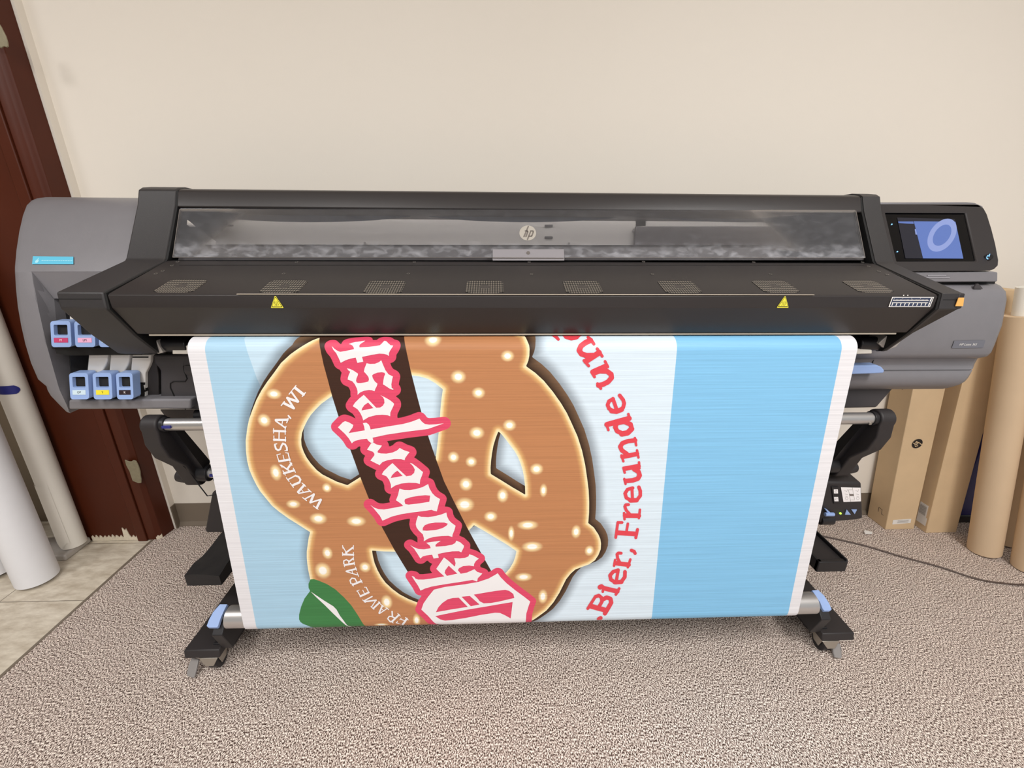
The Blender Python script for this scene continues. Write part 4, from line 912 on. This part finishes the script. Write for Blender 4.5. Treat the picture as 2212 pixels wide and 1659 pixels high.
LET = [
 (A([(432,300),(480,350),(530,385),(570,405),(600,415),(720,395),(875,362),(865,320),(840,288),(805,270),(770,262),(830,240),(900,222),(1000,210),(1098,195),(1060,225),(1010,255),(985,280),(980,300),(985,328),(1150,318),(1320,300),(1390,285),(1430,250),(1475,200),(1515,205),(1550,240),(1600,285),(1655,293),(1635,330),(1590,395),(1570,440),(1570,498),(1530,470),(1470,455),(1380,450),(1250,470),(1035,515),(1060,610),(942,635),(908,528),(850,540),(770,560),(700,585),(610,633),(570,540),(520,440),(460,370)]), []),
 (A([(732,742),(790,752),(860,785),(955,848),(950,880),(925,940),(915,985),(925,1020),(950,1035),(1000,1038),(1100,1020),(1160,1005),(1172,960),(1160,910),(1120,860),(1072,808),(1085,740),(1125,640),(1190,655),(1290,652),(1370,620),(1417,582),(1440,640),(1500,780),(1560,860),(1650,905),(1635,960),(1618,1060),(1625,1130),(1665,1160),(1640,1168),(1590,1150),(1500,1090),(1452,1060),(1460,980),(1475,900),(1495,860),(1480,830),(1430,820),(1340,828),(1260,860),(1235,885),(1250,940),(1290,1005),(1340,1045),(1335,1080),(1300,1150),(1283,1200),(1230,1178),(1170,1173),(1080,1188),(1000,1220),(945,1270),(945,1200),(930,1140),(890,1060),(840,1000),(748,965),(755,920),(775,860),(800,810),(765,785)]), []),
 (B([(499,119),(530,70),(600,0),(664,-50),(850,143),(905,140),(950,112),(972,70),(968,20),(950,-15),(912,-46),(975,-15),(1055,30),(1113,78),(1113,100),(1090,150),(1060,215),(1058,270),(1020,255),(940,247),(850,253),(740,280),(655,332),(640,280),(610,220),(570,165)]), [B([(632,185),(640,150),(670,105),(728,65),(808,148)])]),
 (B([(278,435),(350,360),(385,343),(440,360),(508,400),(495,440),(465,480),(437,522),(560,500),(678,480),(670,425),(650,372),(700,365),(735,390),(755,425),(765,467),(1000,425),(1250,385),(1380,350),(1495,305),(1530,350),(1575,385),(1640,395),(1740,390),(1860,375),(1720,425),(1620,460),(1500,475),(1300,500),(1000,545),(795,590),(808,640),(800,665),(772,668),(735,640),(710,605),(620,615),(540,635),(510,650),(485,675),(440,600),(380,530)]), []),
 (B([(806,662),(850,690),(935,708),(905,750),(870,790),(872,812),(920,825),(1000,828),(1090,812),(1160,780),(1200,742),(1260,775),(1348,805),(1315,845),(1280,895),(1275,925),(1220,910),(1120,908),(1020,925),(940,955),(900,1000),(850,975),(762,930),(820,855),(822,830),(800,800),(712,768),(740,725),(772,676)]), []),
 (B([(932,1137),(960,1090),(1030,1020),(1092,968),(1190,1065),(1298,1165),(1370,1155),(1415,1115),(1425,1065),(1400,1015),(1350,965),(1385,975),(1460,1030),(1548,1103),(1530,1160),(1505,1220),(1500,1280),(1440,1265),(1330,1262),(1220,1275),(1130,1305),(1070,1345),(1068,1290),(1040,1215),(1000,1165)]), [B([(1065,1192),(1085,1150),(1125,1110),(1165,1082),(1245,1160)])]),
 (C([(712,245),(780,262),(860,265),(960,250),(1060,220),(1140,175),(1160,240),(1200,310),(1250,360),(1318,400),(1290,500),(1270,583),(1230,575),(1190,560),(1100,575),(900,600),(740,625),(600,660),(458,722),(420,650),(370,590),(325,535),(275,485),(330,525),(400,550),(480,555),(600,535),(770,502),(730,465),(660,417),(690,340)]), [C([(787,430),(795,400),(880,372),(1000,350),(1100,342),(1170,348),(1158,440),(1000,465),(850,483),(800,475)])]),
 (C([(990,648),(1040,665),(1140,670),(1260,650),(1350,625),(1412,600),(1420,650),(1450,715),(1490,755),(1550,798),(1530,870),(1505,930),(1500,965),(1440,948),(1340,952),(1220,965),(1140,990),(1075,1030),(1078,985),(1060,925),(1000,870),(965,820),(955,775),(965,720)]), [C([(1058,868),(1060,830),(1090,790),(1150,765),(1250,750),(1380,750),(1435,768),(1410,800),(1350,835),(1250,862),(1120,872)])]),
 (C([(875,1088),(930,1120),(1000,1145),(1080,1150),(1178,1132),(1165,1095),(1112,1052),(1200,1038),(1330,1022),(1280,1055),(1248,1085),(1252,1110),(1400,1100),(1500,1080),(1545,1055),(1560,1020),(1620,1045),(1675,1095),(1672,1120),(1635,1195),(1600,1178),(1500,1180),(1400,1195),(1285,1220),(1298,1275),(1222,1288),(1200,1230),(1120,1240),(1060,1255),(1025,1288),(980,1215),(930,1140)]), []),
 (D([(203,443),(235,450),(260,480),(300,495),(380,495),(500,480),(690,447),(620,385),(570,335),(600,290),(685,165),(740,205),(848,302),(858,250),(838,175),(920,180),(1000,170),(1050,150),(1062,118),(1120,135),(1205,182),(1160,220),(1135,262),(1132,297),(1060,285),(970,295),(910,325),(893,355),(935,408),(1030,390),(1140,340),(1180,380),(1258,405),(1225,440),(1190,475),(1180,525),(1110,500),(900,535),(700,565),(500,600),(400,630),(335,660),(300,590),(240,500)]), [D([(695,395),(705,355),(755,288),(885,407),(728,440)])]),
 (D([(535,645),(700,605),(1000,565),(1200,530),(1350,480),(1440,430),(1487,400),(1530,460),(1620,550),(1750,655),(1900,765),(1972,823),(1945,900),(1915,1000),(1905,1140),(1905,1230),(700,1245),(560,1150),(450,1040),(347,943),(380,850),(450,750)]),
  [D([(1130,720),(1300,690),(1450,665),(1600,648),(1660,665),(1720,710),(1735,770),(1500,825),(1380,845),(1280,850),(1220,820),(1180,770)]), D([(948,752),(1070,740),(1215,867),(1085,893)]),
   D([(565,982),(600,910),(660,845),(740,790),(820,770),(905,765),(1040,903),(800,940)]),
   D([(555,1042),(700,1010),(1000,950),(1300,900),(1500,865),(1710,830),(1690,1000),(1680,1075),(1600,1030),(1520,993),(1450,990),(1250,1020),(1000,1070),(800,1100),(700,1108),(630,1090)])]),
]
VEIN = G_([(355,812),(440,870),(560,950),(690,1030),(740,1080),(790,1170),(850,1250),(910,1320),(975,1380),(930,1375),(850,1290),(700,1150),(560,1010),(430,890)])
LEAF = G_([(350,632),(400,628),(470,650),(600,705),(720,780),(850,900),(960,1020),(1060,1170),(1120,1270),(1180,1380),(1200,1440),(400,1440),(370,1372),(300,1320),(240,1298),(200,1270),(180,1230),(180,1160),(210,1040),(260,920),(345,805),(322,760),(320,700)])
PRET = (Q1([(1110,105),(1000,155),(880,235),(810,300),(760,370),(700,450),(660,510),(620,585),(590,660),(565,730),(550,800),(538,900),(540,980),(548,1050),(565,1120),(590,1180),(620,1240),(650,1290),(740,1400),(800,1450),(870,1500),(950,1550)])+[(670,1149.4)]
  +Q3([(872,490),(862,560),(855,610),(855,660),(860,715),(868,770),(885,850)])+[(700,1300),(790,1400),(1000,1440),(1100,1400),(1135,1350)]
  +Q4([(1200,1210),(1270,1165),(1330,1120),(1390,1050),(1440,970),(1480,890),(1500,850),(1540,800),(1580,765),(1640,742),(1700,720),(1750,685),(1780,640),(1800,590),(1803,540),(1797,500),(1780,460),(1740,400)])+[(1270.7,1130)]
  +Q2([(1483,1430),(1484,1350),(1480,1260),(1470,1180),(1454,1070),(1430,960),(1395,850),(1350,750),(1315,675),(1270,600),(1210,515),(1140,430),(1075,370),(1005,320),(1022,280),(1030,240),(1032,190),(1028,160),(1015,130),(985,85)])+[(1126,712),(1110,690),(800,690),(700,712)])
H1 = [(850,806),(880,809)]+Q2([(145,390),(200,397),(260,415),(320,450),(375,495),(365,560),(357,640),(350,740),(340,850),(330,940),(320,1020)])+[(930,1000),(850,1020)]+Q1([(1420,1180),(1322,1242),(1240,1215),(1130,1160),(1085,1125),(1040,1075),(1008,1030),(985,985),(968,935),(965,890),(972,840),(990,790),(1012,745),(1040,700),(1080,655),(1120,615),(1200,557)])+[(780,828)]
H2 = Q2([(795,813),(822,838),(850,872),(890,925),(920,965),(945,1010),(965,1060),(980,1110),(990,1160),(998,1230),(1000,1295),(900,1237),(820,1187),(737,1137),(736,1090),(740,1035),(747,980),(757,925),(775,865)])
H3 = Q3([(1422,600),(1520,608),(1620,610)])+[(940,1200),(1000,1150)]+Q4([(655,425),(700,380),(780,425),(880,485),(980,545),(1068,605),(1058,655),(1040,705),(1010,755),(975,795)])+[(1040,1290),(960,1330)]+Q3([(1880,1080),(1800,1045),(1740,1022),(1660,980),(1600,935),(1540,880),(1500,825),(1470,770),(1445,710),(1430,650)])
BAND = [(690,700),(691,728),(692.5,756),(699,788),(708,820.5),(718,858),(730,896),(745,940),(761,983),(778,1030),(795,1073),(825.5,1139.5),(852,1188),(880,1234),(900,1280),(1000,1290),(1085,1272),(1060,1231.5),(1034,1185),(1009,1139.5),(983,1088),(959.4,1040),(942,992),(926.5,946.6),(912,897),(898.5,846),(887,800),(877.5,756),(873,726.6),(872,700)]
def shifted(pts): return [(u+6+(u-700)*.016, v-20+(v-790)*.032) for u, v in pts]
DOTS = [(591.6,851,8,5.5),(570.6,908,7,7),(595.8,1021,6,8.5),(633.6,1089,7.5,4.5),(687.7,1120.4,9,6),(769.6,1126,10,5.5),(706,1053.7,5,5),(935.4,733.6,9,7),(1096.4,769,7,6),(990,814,8,7),(1033.7,848.7,7,6),(1100.6,918.7,7,6),(1030,935,8,6.5),(979.6,987.7,6,6),(1018,997.6,6,5.5),(1159,1013.3,7,6),(1006.6,1046,7,7),(1085.8,1070.3,6,7.5),(1174,1059.4,4,7),(1003.8,1090.2,10,7.5),(1060,1115.8,7,5.5),(1140,1134.4,11,5),(1104.3,1152.3,3.5,8),(1244.5,1148.6,5,7),(1149.6,1181,11,5.5),(1273.2,1189.7,5,5.5),(1131,1246.4,9,4.5),(1172.7,1288.6,5,7.5),(707.3,1194.7,5.5,6.5),(697.4,1232.7,8.5,8.5),(788.6,1225.2,6,5.5),(835.4,1300.6,6,7.5),(900,1340,4,6),(824,1349.5,8,4)]

def segd(P, loops):
    """signed distance (inside > 0) of points P to even-odd loops"""
    P = np.asarray(P); d2 = np.full(len(P), 9.0); ins = np.zeros(len(P), bool)
    for L in loops:
        L = np.array(L); N = len(L)
        for i in range(N):
            a, b = L[i], L[(i+1) % N]; e = b-a; w_ = P-a; k = np.clip((w_@e)/max(e@e, 1e-12), 0, 1)
            q_ = w_-k[:, None]*e; d2 = np.minimum(d2, (q_*q_).sum(1))
            c_ = (a[1] > P[:, 1]) != (b[1] > P[:, 1])
            with np.errstate(divide='ignore', invalid='ignore'): xi = a[0]+(P[:, 1]-a[1])*e[0]/(e[1] if e[1] else 1e-12)
            ins ^= c_ & (P[:, 0] < xi)
    return np.where(ins, 1, -1)*np.sqrt(d2)

NX, NT = 640, 400
tv = []
tend = seglen[-1]; t_end_vis = seglen[-4]
tv = np.r_[np.linspace(0, seglen[1], 4)[:-1], np.linspace(seglen[1], seglen[-3], NT), seglen[-2], seglen[-1]-1e-5]
sv = np.linspace(BX0, BX1, NX)
row = np.array([P3(0, t)[1:] for t in tv])
S, T_ = np.meshgrid(sv, tv); pts = np.c_[S.ravel(), T_.ravel()]
co = np.empty((len(tv), NX, 3)); co[..., 0] = S; co[..., 1] = row[:, None, 0]; co[..., 2] = row[:, None, 1]
st = px2st
holes = [H1, H2, H3]
d_p = segd(pts, [st(PRET)]+[st(h) for h in holes])
d_s = segd(pts, [st(shifted(PRET))]+[st(shifted(h)) for h in holes])
d_b = segd(pts, [st(BAND)]); d_g = segd(pts, [st(LEAF)])
# distance to the lettering, only near it
d_l = np.full(len(pts), -1.0)
for outer, hl in LET:
    o_ = np.array(st(outer)); lo, hi = o_.min(0)-.05, o_.max(0)+.05
    m_ = (pts > lo).all(1) & (pts < hi).all(1)
    d_l[m_] = np.maximum(d_l[m_], segd(pts[m_], [o_]))
dot = np.zeros(len(pts))
for u, v, rx, ry in DOTS:
    (s0, t0), (s1, t1), (s2, t2) = st([(u, v), (u+rx, v), (u, v+ry)])
    a_, b_ = abs(s1-s0), max(abs(t2-t0), .003)
    q_ = np.sqrt(((pts[:, 0]-s0)/a_)**2+((pts[:, 1]-t0)/b_)**2); dot = np.maximum(dot, np.where(q_ < 3.4, 1-q_/3.4, 0))
# flat regions of the artwork
lm = np.array(st([(442, 742), (448.5, 770), (517, 1165), (555.7, 1361)])); rm = np.array(st([(1817.5, 745), (1813, 790), (1746, 1100), (1700, 1329)]))
sk = np.array(st([(1463, 745), (1459.5, 785), (1421, 1171), (1407, 1337)])); dk = np.array(st([(528, 730), (537, 767), (555, 817.7), (575, 860), (600, 900)]))
def xb(L):
    k = np.polyfit(L[:, 1], L[:, 0], 1); return np.polyval(k, pts[:, 1])
r_marg = np.minimum(pts[:, 0]-xb(lm), xb(rm)-pts[:, 0])
r_sky = pts[:, 0]-xb(sk)
dk = np.array(st([(528, 730), (532, 750), (537, 767), (545, 790), (555, 817.7), (575, 860), (600, 900), (610, 980), (660, 1080), (720, 1150), (735, 1250), (790, 1355)]))
r_left = np.interp(pts[:, 1], dk[:, 1], dk[:, 0])-pts[:, 0]
pale_r = np.clip(.5+(pts[:, 0]+.30)/.5, 0, 1)

me = bpy.data.meshes.new('printed_banner')
nR = len(tv); idx = np.arange(nR*NX).reshape(nR, NX)
quads = np.stack([idx[:-1, :-1], idx[:-1, 1:], idx[1:, 1:], idx[1:, :-1]], -1).reshape(-1, 4)
V = co.reshape(-1, 3); nV = len(V)
# crisp lettering: overlay pieces cut to follow the curl of the sheet
ov, of, om = [], [], []
def overlay(loops, mi, lift):
    bm = bmesh.new(); L = [[Vector((p[0], p[1], 0)) for p in l] for l in loops]
    tri = tessellate_polygon(L); fl = [p for l in L for p in l]; bv = [bm.verts.new(p) for p in fl]
    for t in tri:
        try: bm.faces.new([bv[i] for i in t])
        except ValueError: pass
    ts = [p.y for p in fl]; lo, hi = min(ts), max(ts)
    for tc in list(seglen[1:18])+list(seglen[-18:-2]):
        if lo < tc < hi: bmesh.ops.bisect_plane(bm, geom=bm.verts[:]+bm.edges[:]+bm.faces[:], plane_co=(0, tc, 0), plane_no=(0, 1, 0), dist=1e-7)
    bm.verts.index_update(); n0 = len(ov)
    for v_ in bm.verts: ov.append(P3(v_.co.x, v_.co.y, lift))
    for f_ in bm.faces: of.append([nV+n0+v_.index for v_ in f_.verts]); om.append(mi)
    bm.free()
for outer, hl in LET: overlay([st(outer)]+[st(h) for h in hl], 1, .0006)
overlay([st(VEIN)], 1, .0006)
nst = [0]
def strokes(o_, k, items, mi, lift):
    for p_, wd in items:
        wd = wd*(1.22 if mi == 2 else 1.1)
        for (x0, y0), (x1, y1) in zip(p_[:-1], p_[1:]):
            a = math.atan2(y1-y0, x1-x0); r = wd/2; P = []
            for q_ in range(7): t = a+math.pi/2+math.pi*q_/6; P.append((x0+r*math.cos(t), y0+r*math.sin(t)))
            for q_ in range(7): t = a-math.pi/2+math.pi*q_/6; P.append((x1+r*math.cos(t), y1+r*math.sin(t)))
            nst[0] = (nst[0]+1) % 24; overlay([st(crop(o_, k, P))], mi, lift+.00003*nst[0])
REDI = [([(70,40),(150,95),(240,170)],48),([(330,40),(400,110),(500,140),(600,118),(680,50)],88),
 ([(930,815),(1050,762),(1190,700)],92),([(1170,603),(1225,715)],46),([(900,815),(960,912)],48),([(960,850),(1090,800)],55),([(1080,795),(1210,800),(1290,860),(1298,930),(1230,1010),(1130,1060),(1040,1080)],82),([(1020,1045),(1085,1142)],48),
 ([(790,600),(920,515),(1050,430)],92),([(1012,352),(1112,500)],48),([(750,585),(843,692)],48),([(930,485),(800,488),(700,455),(655,385),(690,300),(780,235),(880,190)],88),([(832,130),(948,262)],50),
 ([(1330,1350),(1250,1395),(1220,1470),(1250,1545),(1340,1595),(1440,1590),(1530,1520),(1550,1440),(1530,1370),(1460,1280)],62),([(1300,1590),(1400,1600),(1500,1560)],80),([(1325,1345),(1400,1560)],60)]
REDJ = [([(325,235),(630,150)],60),([(315,220),(345,310)],30),([(620,90),(640,160)],30),([(440,270),(460,215),(560,195),(650,230),(665,285),(620,345),(540,360),(465,325),(440,270)],52),([(530,365),(610,350),(665,295)],62),
 ([(540,680),(740,640)],52),([(740,590),(760,690)],28),([(525,660),(552,742)],28),([(600,640),(530,590),(508,540),(540,490),(620,462),(715,452)],50),([(710,420),(728,520)],28),
 ([(570,842),(760,808)],52),([(552,830),(570,898)],28),([(767,755),(772,840)],28),([(700,850),(760,885),(776,935),(750,980),(680,1003),(590,1010)],52),([(565,985),(582,1055)],28),
 ([(680,1110),(610,1130),(575,1185),(592,1245),(665,1285),(740,1275),(785,1215),(785,1150),(765,1098)],40),([(650,1282),(735,1278)],50),([(670,1108),(678,1275)],34),
 ([(575,1490),(765,1492)],52),([(780,1408),(766,1525)],28),([(561,1455),(568,1540)],28),([(640,1470),(590,1415),(572,1365),(585,1340),(622,1338)],34)]
REDH = [([(640,432),(880,448)],52),([(642,295),(614,495)],30),([(642,296),(698,296)],30),([(775,312),(755,430)],28),([(903,388),(880,498)],32),
 ([(822,665),(858,680),(872,708)],36),([(620,838),(785,858)],50),([(808,788),(775,892)],28),([(606,795),(592,872)],28),([(670,830),(640,775),(632,720),(650,702),(685,704)],34),
 ([(645,930),(580,950),(538,1000),(550,1055),(615,1095),(690,1080),(735,1020),(737,950)],40),([(600,1090),(690,1085)],46),([(648,925),(620,1085)],34),
 ([(465,1170),(635,1210)],50),([(660,1172),(616,1252)],30),([(452,1148),(442,1215)],28),([(405,1155),(425,1145)],52),
 ([(290,1408),(480,1460)],54),([(345,1278),(243,1438)],32),([(345,1280),(390,1265),(425,1295),(432,1345),(390,1420)],38),([(440,1320),(495,1292),(545,1310),(555,1360),(510,1440),(470,1505)],46),([(388,1578),(415,1563)],42)]
WHE = [([(940,245),(1190,440)],75),([(962,178),(862,302)],30),([(1246,385),(1152,500)],32),([(600,700),(900,850)],68),([(895,840),(705,545)],60),([(705,545),(1020,655)],68),([(1035,650),(835,375)],52),([(618,650),(525,772)],30),([(842,330),(760,432)],30),([(738,1072),(805,1152)],42),([(365,1202),(710,1195)],68),([(362,1230),(640,1430)],42),([(565,1240),(545,1340)],26),([(735,1148),(690,1285)],30),([(670,1388),(640,1480)],28)]
WHF = [([(110,6),(335,16)],40),([(112,180),(335,188)],40),([(215,10),(212,182)],22),([(104,-40),(104,48)],18),([(338,-15),(334,75)],18),([(110,105),(112,200)],18),([(342,128),(340,215)],18),
 ([(130,285),(150,360),(195,392),(238,370),(262,300),(290,255),(335,275),(368,335),(372,392)],34),([(125,270),(170,262)],18),([(330,398),(376,398)],16),
 ([(220,608),(425,575)],40),([(172,480),(215,618)],18),([(172,482),(240,462)],16),([(295,490),(320,590)],16),([(395,448),(432,600)],22),([(345,440),(400,445)],16),
 ([(312,848),(515,790)],40),([(290,800),(338,886)],18),([(495,748),(538,830)],18),([(410,795),(255,690)],26),([(375,770),(455,655)],38),([(233,680),(275,728)],16),([(430,630),(470,690)],18),
 ([(388,975),(540,895)],26),([(490,1085),(620,1030)],42),([(540,895),(605,920),(640,975),(620,1030)],34),([(360,938),(414,1010)],18),([(438,1045),(500,1128)],18),
 ([(592,1220),(712,1085)],42),([(605,1248),(820,1205)],24),([(655,1160),(700,1225)],14),([(670,1040),(745,1108)],18),([(790,1162),(855,1222)],18),
 ([(735,1355),(900,1268)],26),([(905,1268),(840,1425)],44),([(835,1432),(1045,1365)],28),([(1045,1375),(965,1535)],44),([(685,1330),(762,1390)],18),([(898,1495),(992,1562)],18)]
WHG = [([(838,258),(990,263)],26),([(829,228),(832,275)],12),([(992,228),(994,280)],12),([(900,252),(838,148)],14),([(880,232),(985,155)],24),([(832,125),(836,165)],12),([(993,125),(991,180)],12),
 ([(862,416),(1000,392)],26),([(856,396),(862,440)],12),([(1005,370),(1010,412)],12),([(848,395),(850,352),(888,335),(922,355),(928,400)],17),([(925,365),(990,318)],22),([(992,298),(998,340)],12),
 ([(888,508),(1030,472)],24),([(892,515),(1050,562)],14),([(968,488),(985,540)],11),([(1024,445),(1040,492)],12),([(1048,528),(1072,585)],12),
 ([(982,708),(1112,655)],27),([(972,688),(995,728)],12),([(1098,625),(1125,680)],12),([(955,690),(942,645),(970,612),(1015,618),(1045,672)],17),
 ([(1098,882),(1222,825)],26),([(1102,888),(1050,800)],13),([(1165,855),(1132,790)],11),([(1224,830),(1185,750)],14),([(1042,806),(1080,788)],10),([(1158,746),(1190,748)],10),
 ([(1150,950),(1272,885)],18),([(1160,962),(1330,940)],22),([(1330,940),(1262,1042)],14),([(1290,1062),(1382,975)],24),([(1130,935),(1172,972)],11),([(1255,1035),(1300,1076)],12),([(1368,962),(1398,998)],11),
 ([(1378,1130),(1425,1022)],23),([(1385,1138),(1500,1060)],13),([(1408,1062),(1450,1100)],10),([(1400,1000),(1445,1032)],11),([(1478,1048),(1520,1080)],11),
 ([(1568,1258),(1672,1158)],25),([(1545,1262),(1505,1215),(1528,1182),(1572,1185),(1620,1215)],17),([(1575,1190),(1570,1110)],20),([(1655,1140),(1690,1178)],12),([(1550,1255),(1585,1280)],12),
 ([(1728,1300),(1790,1215)],25),([(1770,1198),(1810,1235)],12),([(1740,1312),(1632,1275)],13),([(1765,1250),(1698,1222)],12),([(1632,1280),(1650,1255)],10),([(1685,1232),(1705,1208)],9)]
strokes((1180, 715), 9.217, REDI, 2, .0006); strokes((1260, 880), 6.383, REDJ, 2, .0006); strokes((1230, 1080), 6.145, REDH, 2, .0006)
strokes((570, 820), 13.825, WHE, 1, .0006); strokes((580, 930), 9.2188, WHF, 1, .0006); strokes((620, 1160), 6.9125, WHG, 1, .0006)
me.from_pydata([tuple(p) for p in V]+ov, [], quads.tolist()+of); me.update()
nq = len(quads); mi = np.zeros(len(me.polygons), int); mi[nq:] = om; me.polygons.foreach_set('material_index', mi)
me.polygons.foreach_set('use_smooth', [True]*nq+[False]*len(of))
def attr(name, a):
    at_ = me.attributes.new(name, 'FLOAT', 'POINT'); full = np.zeros(len(me.vertices), np.float32); full[:len(a)] = a*(100 if name != 'dots' else 1); at_.data.foreach_set('value', full)
for n_, a_ in (('body', d_p), ('edge', d_s), ('band', d_b), ('leaf', d_g), ('letters', d_l), ('dots', dot), ('margin', r_marg), ('sky', r_sky), ('left', r_left)): attr(n_, a_)

bmx = bpy.data.materials.new('banner_print'); bmx.use_nodes = True; nt = bmx.node_tree; bs = nt.nodes['Principled BSDF']
def A_(n):
    x = nt.nodes.new('ShaderNodeAttribute'); x.attribute_name = n; return x.outputs['Fac']
def mr(src, a, b, c=0, d=1, smooth=False):
    x = nt.nodes.new('ShaderNodeMapRange'); x.inputs[1].default_value = a; x.inputs[2].default_value = b; x.inputs[3].default_value = c; x.inputs[4].default_value = d
    if smooth: x.interpolation_type = 'SMOOTHSTEP'
    nt.links.new(src, x.inputs[0]); return x.outputs[0]
def mixc(f, a, b):
    x = nt.nodes.new('ShaderNodeMix'); x.data_type = 'RGBA'
    if isinstance(f, float): x.inputs[0].default_value = f
    else: nt.links.new(f, x.inputs[0])
    for s_, i in ((a, 6), (b, 7)):
        if isinstance(s_, tuple): x.inputs[i].default_value = (*lin(s_), 1)
        else: nt.links.new(s_, x.inputs[i])
    return x.outputs[2]
def mul(a, b):
    x = nt.nodes.new('ShaderNodeMath'); x.operation = 'MULTIPLY'
    nt.links.new(a, x.inputs[0])
    if isinstance(b, float): x.inputs[1].default_value = b
    else: nt.links.new(b, x.inputs[1])
    return x.outputs[0]
e_ = .04   # edge softness in cm
body, edge = A_('body'), A_('edge')
geo = nt.nodes.new('ShaderNodeNewGeometry'); sx = nt.nodes.new('ShaderNodeSeparateXYZ'); nt.links.new(geo.outputs['Position'], sx.inputs[0])
left = mr(A_('left'), -e_, e_)
pale = mixc(mr(sx.outputs[0], -.45, .2), (200, 226, 243), (220, 236, 248))
col = mixc(left, pale, (172, 210, 234))
col = mixc(mr(A_('sky'), -e_, e_), col, (134, 196, 236))
# printed drop shadow round the artwork, then its brown extruded side
col = mixc(mr(edge, -3.2, 0, 0, .62, True), col, (84, 88, 98))
side = mixc(mr(body, 0, -2.4, 0, 1), (44, 25, 13), (118, 90, 66))
col = mixc(mr(edge, -e_, e_), col, side)
dough = mixc(mr(body, 0, 2.1, 1, 0, True), (190, 131, 88), (240, 198, 128))
dough = mixc(mr(body, 0, .95, 1, 0), dough, (255, 242, 200))
dd = A_('dots')
dough = mixc(mr(dd, .30, .70, 0, .85, True), dough, (255, 232, 176)); dough = mixc(mr(dd, .66, .76), dough, (255, 254, 248))
col = mixc(mr(body, -e_, e_), col, dough)
col = mixc(mr(A_('leaf'), -e_, e_), col, (62, 128, 72))
col = mixc(mr(A_('band'), -e_, e_), col, (60, 34, 22))
lt = A_('letters')
col = mixc(mr(lt, -1.76, -1.68), col, (226, 74, 108))
col = mixc(mr(A_('margin'), e_, -e_), col, (232, 231, 235))
# faint swathe lines of the print head
wv = nt.nodes.new('ShaderNodeTexNoise'); mp = nt.nodes.new('ShaderNodeMapping'); mp.inputs['Scale'].default_value = (3, 3, 260)
tc = nt.nodes.new('ShaderNodeTexCoord'); nt.links.new(tc.outputs['Object'], mp.inputs[0]); nt.links.new(mp.outputs[0], wv.inputs['Vector']); wv.inputs['Scale'].default_value = 1; wv.inputs['Detail'].default_value = 3
sc_ = nt.nodes.new('ShaderNodeVectorMath'); sc_.operation = 'SCALE'; nt.links.new(col, sc_.inputs[0]); nt.links.new(mr(wv.outputs['Fac'], .3, .7, .90, 1.05), sc_.inputs['Scale'])
nt.links.new(sc_.outputs[0], bs.inputs['Base Color']); bs.inputs['Roughness'].default_value = .5; bs.inputs['Specular IOR Level'].default_value = .35
bp = nt.nodes.new('ShaderNodeBump'); bp.inputs['Strength'].default_value = .25; bp.inputs['Distance'].default_value = .0015; nt.links.new(wv.outputs['Fac'], bp.inputs['Height']); nt.links.new(bp.outputs[0], bs.inputs['Normal'])
me.materials.append(bmx); me.materials.append(mat('banner_white_print', (240, 238, 240), .5)); me.materials.append(mat('banner_red_print', (224, 66, 80), .5))
bn = bpy.data.objects.new('printed_banner', me); sc.collection.objects.link(bn)
tag(bn, 'long vinyl banner with a brown pretzel, red lettering and blue fields hanging from the printer', 'banner')
